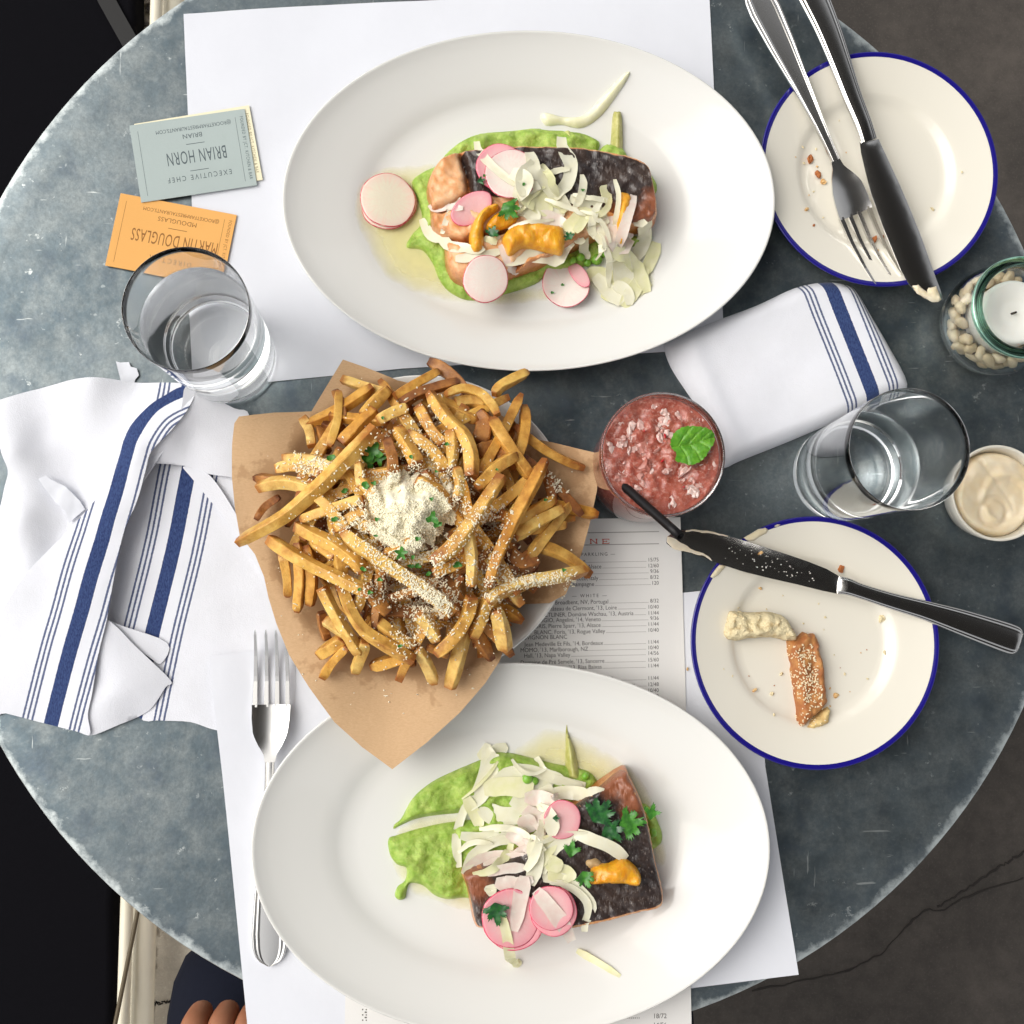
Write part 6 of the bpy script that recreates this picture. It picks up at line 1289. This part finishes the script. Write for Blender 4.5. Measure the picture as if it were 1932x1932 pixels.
for path, w, m, kw in [
 ([(850, 330), (885, 350), (940, 320)], 60, M_FEN, dict(taper=(.7, .3))), ([(900, 345), (870, 430), (830, 520), (840, 590)], 46, M_FEN, dict(label='long fennel ribbon hanging left over the lower puree')), ([(870, 330), (880, 390), (850, 480), (800, 540)], 60, M_FEN, {}), ([(815, 500), (780, 570), (765, 650), (775, 740)], 32, M_FEN, dict(label='thin curved fennel strip along the left of lower garnish')),
 ([(800, 500), (830, 560), (850, 600)], 44, M_FENG, {}), ([(900, 470), (960, 440), (1040, 460), (1090, 420)], 90, M_FEN, {}), ([(860, 470), (940, 460), (1030, 470)], 70, M_FENG, {}), ([(960, 390), (1040, 410), (1120, 440), (1210, 455)], 34, M_FEN, dict(label='straight fennel strip behind the lower asparagus spear')), ([(1040, 360), (1070, 410), (1130, 430)], 30, M_FEN, {}),
 ([(1100, 430), (1160, 450), (1200, 465)], 28, M_FEN, {}), ([(1060, 490), (1130, 480), (1200, 480), (1275, 480)], 44, M_FEN, dict(label='pointed fennel shaving reaching the upper corner of lower fish', arch=.003)), ([(850, 530), (900, 560), (980, 560), (1060, 530)], 66, M_FEN, {}), ([(960, 500), (1040, 520), (1100, 470)], 80, M_FEN, {}), ([(1000, 540), (1060, 590), (1080, 650)], 60, M_FENP, {}),
 ([(780, 630), (850, 640), (900, 620), (960, 610)], 46, M_FEN, {}), ([(790, 750), (830, 690), (900, 650), (1000, 640)], 36, M_FEN, dict(arch=.003)), ([(800, 745), (860, 705), (950, 690), (1030, 680)], 40, M_FENP, {}), ([(860, 740), (930, 715), (1010, 700)], 34, M_FENP, {}), ([(870, 760), (930, 745), (1000, 740)], 36, M_FENP, {}), ([(940, 620), (1000, 650), (1030, 690)], 50, M_FENP, {}),
 ([(1170, 620), (1230, 640), (1300, 670), (1355, 715)], 46, M_FEN, dict(label='fennel shaving arching over the plump lower orange segment', arch=.004)), ([(1180, 630), (1120, 660), (1080, 700), (1060, 760)], 44, M_FEN, {}), ([(1100, 640), (1060, 690), (1040, 750)], 60, M_FENG, {}), ([(1030, 650), (1040, 720), (1020, 800)], 56, M_FEN, {}), ([(900, 790), (960, 800), (1030, 780)], 46, M_FENP, {}), ([(880, 800), (890, 840)], 40, M_FEN, {}),
 ([(1000, 770), (985, 850), (965, 960)], 50, M_FENP, dict(label='fennel strip crossing the stacked radish slices')), ([(920, 900), (940, 980), (950, 1060)], 36, M_FENG, dict(label='fennel strip drooping onto bare porcelain below lower radishes')), ([(945, 1050), (970, 1072), (985, 1058)], 26, M_FENG, {}), ([(1040, 820), (1090, 880), (1150, 960)], 54, M_FENP, dict(label='flat fennel strip lying over the right pink radish')),
 ([(1060, 775), (1130, 780), (1200, 830), (1230, 880), (1200, 945)], 42, M_FEN, dict(label='curled fennel hook at the front of the lower fish')), ([(1090, 800), (1160, 810), (1215, 860), (1215, 920)], 26, M_FEN, {}), ([(1080, 760), (1140, 760), (1160, 790)], 60, M_FENG, {}), ([(1080, 720), (1130, 740)], 50, M_FENG, {}), ([(1000, 560), (1020, 620)], 60, M_FENP, {}), ([(1020, 660), (1090, 600), (1100, 560)], 40, M_FEN, {}), ([(1180, 1025), (1250, 1062), (1330, 1115)], 24, M_FENG, dict(label='lone fennel sliver on bare porcelain of lower platter'))]:
    D.ribbon(path, w, m, **kw)
strands(D, (830, 380, 1150, 760), 8, 5)
D.radish((1130, 575), 62, 66, .3, 'small pink radish slice beside parsley on the lower garnish', M_RADP, tilt=(-.1, 0)); D.ribbon([(1050, 520), (1090, 570), (1095, 630)], 46, M_FEN); D.ribbon([(1000, 500), (1060, 500), (1120, 505)], 50, M_FENP)
D.leaf((1160, 690), 46, 'small bright parsley leaf above the lower orange segment', 21, M_PARS, rot=1.4, frilly=False); D.leaf((1205, 768), 44, 'ruffled parsley leaf left of the lower orange segment', 22, M_PARS, rot=-1.2); D.leaf((900, 880), 58, 'dark wilted parsley on the stacked pink radishes', 23, rot=-1.4); D.leaf((1103, 570), 18, 'tiny parsley bit on the small pink radish', 24, rot=0, frilly=False)
# ================================================================ bread, crumbs, sauce on the bread plates
def rough_solid(name, L, h, zb, mat, top_noise, res, edge, seed, attrs=None, parent=None):
    ol = world_pts(L, h * .6); ol = resample(ol, .002); ol = [(p[0] + .0007 * fnoise(np.array([p[0]]), np.array([p[1]]), .004, seed, 2)[0] * 2, p[1] + .0007 * fnoise(np.array([p[0]]), np.array([p[1]]), .004, seed + 9, 2)[0] * 2) for p in ol]
    return mound(name, ol, zb, lambda d, x, y: h * np.minimum(d / edge, 1) ** .45 * (1 + top_noise * fnoise(x, y, .006, seed, 3)), res, mat, parent, attrs)
M_CRUMB = pbr('bread_crumb', (.78, .67, .42), .9, vary=(210, (.56, .41, .20), .53, .68), bump=(170, 1.0, .005))
M_CRUST = pbr('bread_crust', (.36, .125, .035), .6, vary=(120, (.55, .27, .085), .45, .68), bump=(320, .5, .0015))
zb = BP2[2] + .0052
b1o = rough_solid('bread_piece', Z_BRD([(290, 735), (380, 735), (400, 750), (500, 745), (620, 745), (680, 765), (740, 830), (790, 920), (790, 955), (700, 955), (600, 930), (480, 935), (400, 950), (290, 955), (245, 905), (265, 830)]), .011, BP2[2] + .0075, M_CRUMB, .34, .0011, .0035, 4)
tag(b1o, 'torn pale piece of soft bread crumb on the lower right plate', 'bread')
cr = empty('bread_crust', at(*Z_BRD([(880, 1250)])[0][:2], .008)); tag(cr, 'strip of brown sesame crusted bread on the lower right plate', 'bread')
CL = Z_BRD([(720, 960), (800, 935), (850, 895), (885, 910), (925, 900), (950, 970), (975, 1080), (1000, 1230), (1022, 1400), (1000, 1440), (900, 1530), (830, 1595), (800, 1580), (795, 1450), (775, 1280), (750, 1120)])
rough_solid('crust', CL, .010, zb, M_CRUST, .36, .0010, .0032, 6, parent=cr)
CL2 = Z_BRD([(1022, 1430), (1042, 1470), (1030, 1550), (960, 1590), (880, 1600), (830, 1597), (900, 1530), (970, 1470)])
rough_solid('crumb_edge', CL2, .008, zb, pbr('bread_edge', (.74, .55, .24), .7, vary=(150, (.60, .36, .12), .45, .7), bump=(240, .5, .002)), .3, .0011, .003, 8, parent=cr)
cd = Drop([cr]); sv, sf = [], []; rg = random.Random(8)
for k in range(800):
    x, y = rg.uniform(720, 1030), rg.uniform(960, 1590)
    if not inside(np.array([x]), np.array([y]), [(p[0], p[1]) for p in [(735, 1000), (930, 960), (1010, 1430), (1030, 1560), (840, 1590), (790, 1400)]])[0]: continue
    if rg.random() > .35 + .65 * (1020 < y < 1420) * (x > 780): continue
    p = at(*Z_BRD([(x, y)])[0][:2], .016); z = cd.z(p.x, p.y, 0)
    if z < TZ: continue
    a = rg.uniform(0, 3.14); n = len(sv); L, w = .00085 * rg.uniform(.8, 1.1), .00045
    for q in iv: X, Y = q.x * L, q.y * w; sv.append((p.x + X * math.cos(a) - Y * math.sin(a), p.y + X * math.sin(a) + Y * math.cos(a), z + q.z * .0005 + .0002))
    sf += [tuple(i + n for i in f) for f in jf]
o = mk('sesame_seeds', sv, sf, pbr('sesame', (.82, .70, .48), .5), cr, smooth=True); o['kind'] = 'stuff'
# crumbs
def crumb(zs, px, zz, mat, label, k, group):
    u, v = zs; s = px; p = at(u, v, zz - TZ)
    c = chunk((p.x, p.y, zz + s * .35), (s, s * random.uniform(.5, .9), s * .5), random.uniform(0, 3), mat, None, 'crumb', 700 + k); tag(c, label, 'crumb', group)
M_CRB = pbr('toast_crumb', (.62, .34, .12), .75, vary=(500, (.78, .58, .30), .4, .6)); M_CRD = pbr('dark_crumb', (.40, .13, .035), .7)
k = 0
for (x, y, s, d) in [(550, 312, 26, 0), (1135, 430, 52, 2), (540, 572, 26, 0), (1425, 800, 46, 1), (1020, 785, 16, 1), (1455, 1040, 26, 1), (500, 1320, 30, 0), (630, 1345, 24, 1), (645, 1285, 10, 2), (700, 1200, 24, 1), (1098, 1358, 32, 0), (1055, 1305, 14, 0), (645, 1500, 18, 1), (780, 875, 12, 2), (460, 1215, 10, 2), (340, 1215, 12, 1), (1160, 1200, 16, 1), (1330, 1235, 16, 1), (1055, 1435, 12, 0), (710, 625, 10, 1), (590, 725, 12, 1), (1325, 1022, 8, 2), (1130, 1155, 8, 2), (275, 1163, 8, 1), (970, 685, 10, 1), (385, 715, 10, 1), (860, 830, 12, 1), (1200, 1330, 9, 0), (1010, 875, 9, 1), (1085, 1060, 9, 1), (1280, 1045, 8, 0)]:
    u, v = Z_BRD([(x, y)])[0][:2]; p = at(u, v, .012); zz = bread_z(p.x, p.y, BP2) + .0001
    if k == 0: zz = TZ + .0222
    lab = {0: 'small tan crumb lying on the dark knife blade', 1: 'reddish brown crust flake above the knife on the bread plate'}.get(k, 'small bread crumb scattered on the lower right plate')
    crumb((u, v), s * .2574 / 2227 * .76 * .85, zz, M_CRD if d == 2 else (M_CRB if d == 0 else M_CRUMB), lab, k, 'crumbs on the lower right plate'); k += 1
u, v = Z_BRD([(8, 1165)])[0][:2]; crumb((u, v), .0016, TZ + .0024, M_CRB, 'single toast crumb on the wine list beside the bread plate', 99, 'crumbs on the lower right plate')
for i, (x, y, s, d) in enumerate([(730, 900, 34, 2), (770, 985, 38, 2), (800, 1025, 26, 0), (705, 1178, 20, 0), (685, 830, 14, 1), (748, 1270, 14, 2), (765, 940, 12, 0), (1080, 1350, 32, 2), (1130, 1340, 22, 2), (645, 885, 8, 0), (720, 1100, 8, 0), (745, 1080, 10, 1), (890, 680, 8, 1), (1415, 1180, 20, 1), (1580, 970, 12, 1), (690, 920, 12, 1), (760, 840, 10, 1), (1110, 1410, 10, 0), (800, 1225, 10, 1), (1480, 885, 7, 0), (930, 860, 6, 0)]):
    u, v = Z_KNF([(x, y)])[0][:2]; p = at(u, v, .010); zz = bread_z(p.x, p.y, BP1) + .0001
    crumb((u, v), s * .335 / 2227 * .76 * .9, zz, M_CRD if d == 2 else (M_CRB if d == 0 else M_CRUMB), 'orange brown crumb left of the fork on the upper right plate' if d == 2 else 'tiny crumb scattered on the upper right plate', 200 + i, 'crumbs on the upper right plate')
# butter wiped on the lower right plate's rim
def rim_smear(L, label, seed):
    ol = world_pts(L, .016); o = mound('butter_smear', resample(ol, .0011), lambda x, y: np.array([bread_z(a, b, BP2) + .0003 for a, b in zip(x, y)]), lambda d, x, y: .0011 * np.minimum(d / .0015, 1) ** .5 * (1 + fnoise(x, y, .004, seed, 2)), .0009, M_CRBUT); tag(o, label, 'butter', 'butter wiped on the plate rim')
rim_smear(Z_BRD([(410, 205), (460, 175), (520, 140), (570, 128), (592, 145), (580, 170), (530, 195), (490, 225), (440, 225)]), 'butter smear on the blue rim above the knife blade', 2)
rim_smear(Z_BRD([(165, 490), (200, 440), (235, 400), (290, 405), (260, 440), (230, 475), (190, 498)]), 'butter smear on the blue rim below the knife blade', 4)
rim_smear(Z_BRD([(635, 120), (660, 105), (680, 108), (660, 124)]), 'tiny butter dab on the blue rim right of the larger smear', 6)
# ================================================================ the seated diner at the lower left
def skinned(name, verts, edges, radii, mat, parent, root_i, sub=2):
    me = bpy.data.meshes.new(name + '_frame'); me.from_pydata([Vector(v) for v in verts], edges, []); me.update()
    o = bpy.data.objects.new(name, me); COL.objects.link(o); o.modifiers.new('skin', 'SKIN')
    for i, (sv_, r) in enumerate(zip(me.skin_vertices[0].data, radii)): sv_.radius = (r, r) if isinstance(r, (int, float)) else r; sv_.use_root = (i == root_i)
    s = o.modifiers.new('sub', 'SUBSURF'); s.levels = sub; s.render_levels = sub
    dg = bpy.context.evaluated_depsgraph_get(); dg.update(); m2 = bpy.data.meshes.new_from_object(o.evaluated_get(dg)); V = [tuple(v.co) for v in m2.vertices]; F = [tuple(p.vertices) for p in m2.polygons]
    bpy.data.objects.remove(o); bpy.data.meshes.remove(m2); return mk(name, V, F, mat, parent)
M_BODY = pbr('skin_tone', (.36, .145, .075), .5, vary=(40, (.42, .18, .10), .4, .7), sss=(.15, .006, (1, .4, .25)), bump=(500, .15, .0006)); M_NAVY = pbr('navy_cotton', (.0065, .008, .016), .9, spec=.15, bump=(600, .2, .0006)); M_HAIR = pbr('dark_hair', (.02, .013, .010), .5)
px = -.055
bv, be, br_ = [], [], []
def J(p, r, frm=None):
    bv.append(p); br_.append(r)
    if frm is not None: be.append((frm, len(bv) - 1))
    return len(bv) - 1
pel = J((px, -.86, .50), (.13, .10)); ab = J((px, -.87, .64), (.125, .09), pel); ch = J((px, -.87, .84), (.135, .095), ab); up = J((px, -.87, .97), (.10, .075), ch); nk = J((px, -.86, 1.06), .05, up); hd_ = J((px, -.84, 1.13), .072, nk); hd2_ = J((px, -.835, 1.20), .085, hd_); hd3 = J((px, -.84, 1.27), .06, hd2_)
for sx in (-1, 1):
    hip = J((px + sx * .10, -.80, .50), .09, pel); th_ = J((px + sx * .13, -.60, .53), .078, hip); kn = J((px + sx * .145, -.375, .52), .058, th_); sh = J((px + sx * .145, -.37, .30), .05, kn); an = J((px + sx * .145, -.39, .09), .034, sh); J((px + sx * .15, -.26, .035), .032, an)
    so_ = J((px + sx * .18, -.87, .95), .058, up); el = J((px + sx * .27, -.70, .72), .042, so_); wr_ = J((px + sx * .175, -.535, .665), .031, el); pm = J((px + sx * .145, -.462, .660), (.040, .026), wr_)
    for k, (dx_, L) in enumerate(((-.028, .055), (-.010, .070), (.008, .066), (.026, .052))):
        f1_ = J((px + sx * (.143 + dx_), -.422, .662), .0115, pm); f2_ = J((px + sx * (.140 + dx_ * 1.05), -.397, .650), .0105, f1_); J((px + sx * (.138 + dx_ * 1.05), -.394, .622), .0090, f2_)
    t1 = J((px + sx * .098, -.462, .655), .012, pm); J((px + sx * .088, -.425, .645), .010, t1)
person = empty('person', (px, -.86, 0)); tag(person, 'seated person in dark navy clothes, arm on lap, below the table edge', 'person')
skinned('body', bv, be, br_, M_BODY, person, 0)
cvv, ce, crr = [], [], []
def K(p, r, frm=None):
    cvv.append(p); crr.append(r)
    if frm is not None: ce.append((frm, len(cvv) - 1))
    return len(cvv) - 1
p0 = K((px, -.86, .50), (.15, .115)); p1_ = K((px, -.87, .64), (.142, .105), p0); p2_ = K((px, -.87, .84), (.150, .110), p1_); p3_ = K((px, -.87, .965), (.112, .088), p2_)
for sx in (-1, 1):
    q1_ = K((px + sx * .10, -.80, .50), .105, p0); q2_ = K((px + sx * .13, -.60, .53), .094, q1_); q3_ = K((px + sx * .140, -.45, .527), .083, q2_); K((px + sx * .135, -.352, .522), .080, q3_); s1 = K((px + sx * .18, -.87, .95), .072, p3_); K((px + sx * .215, -.815, .83), .060, s1)
skinned('navy_clothes', cvv, ce, crr, M_NAVY, person, 0)
hv, hf_ = lathe_data([(0, 1.30), (.05, 1.295), (.085, 1.26), (.098, 1.20), (.094, 1.14), (.075, 1.08), (.06, 1.06), (0, 1.05)], 24, c=(px, -.865, 0)); o = mk('hair', hv, hf_, M_HAIR, person); fix_normals(o.data)
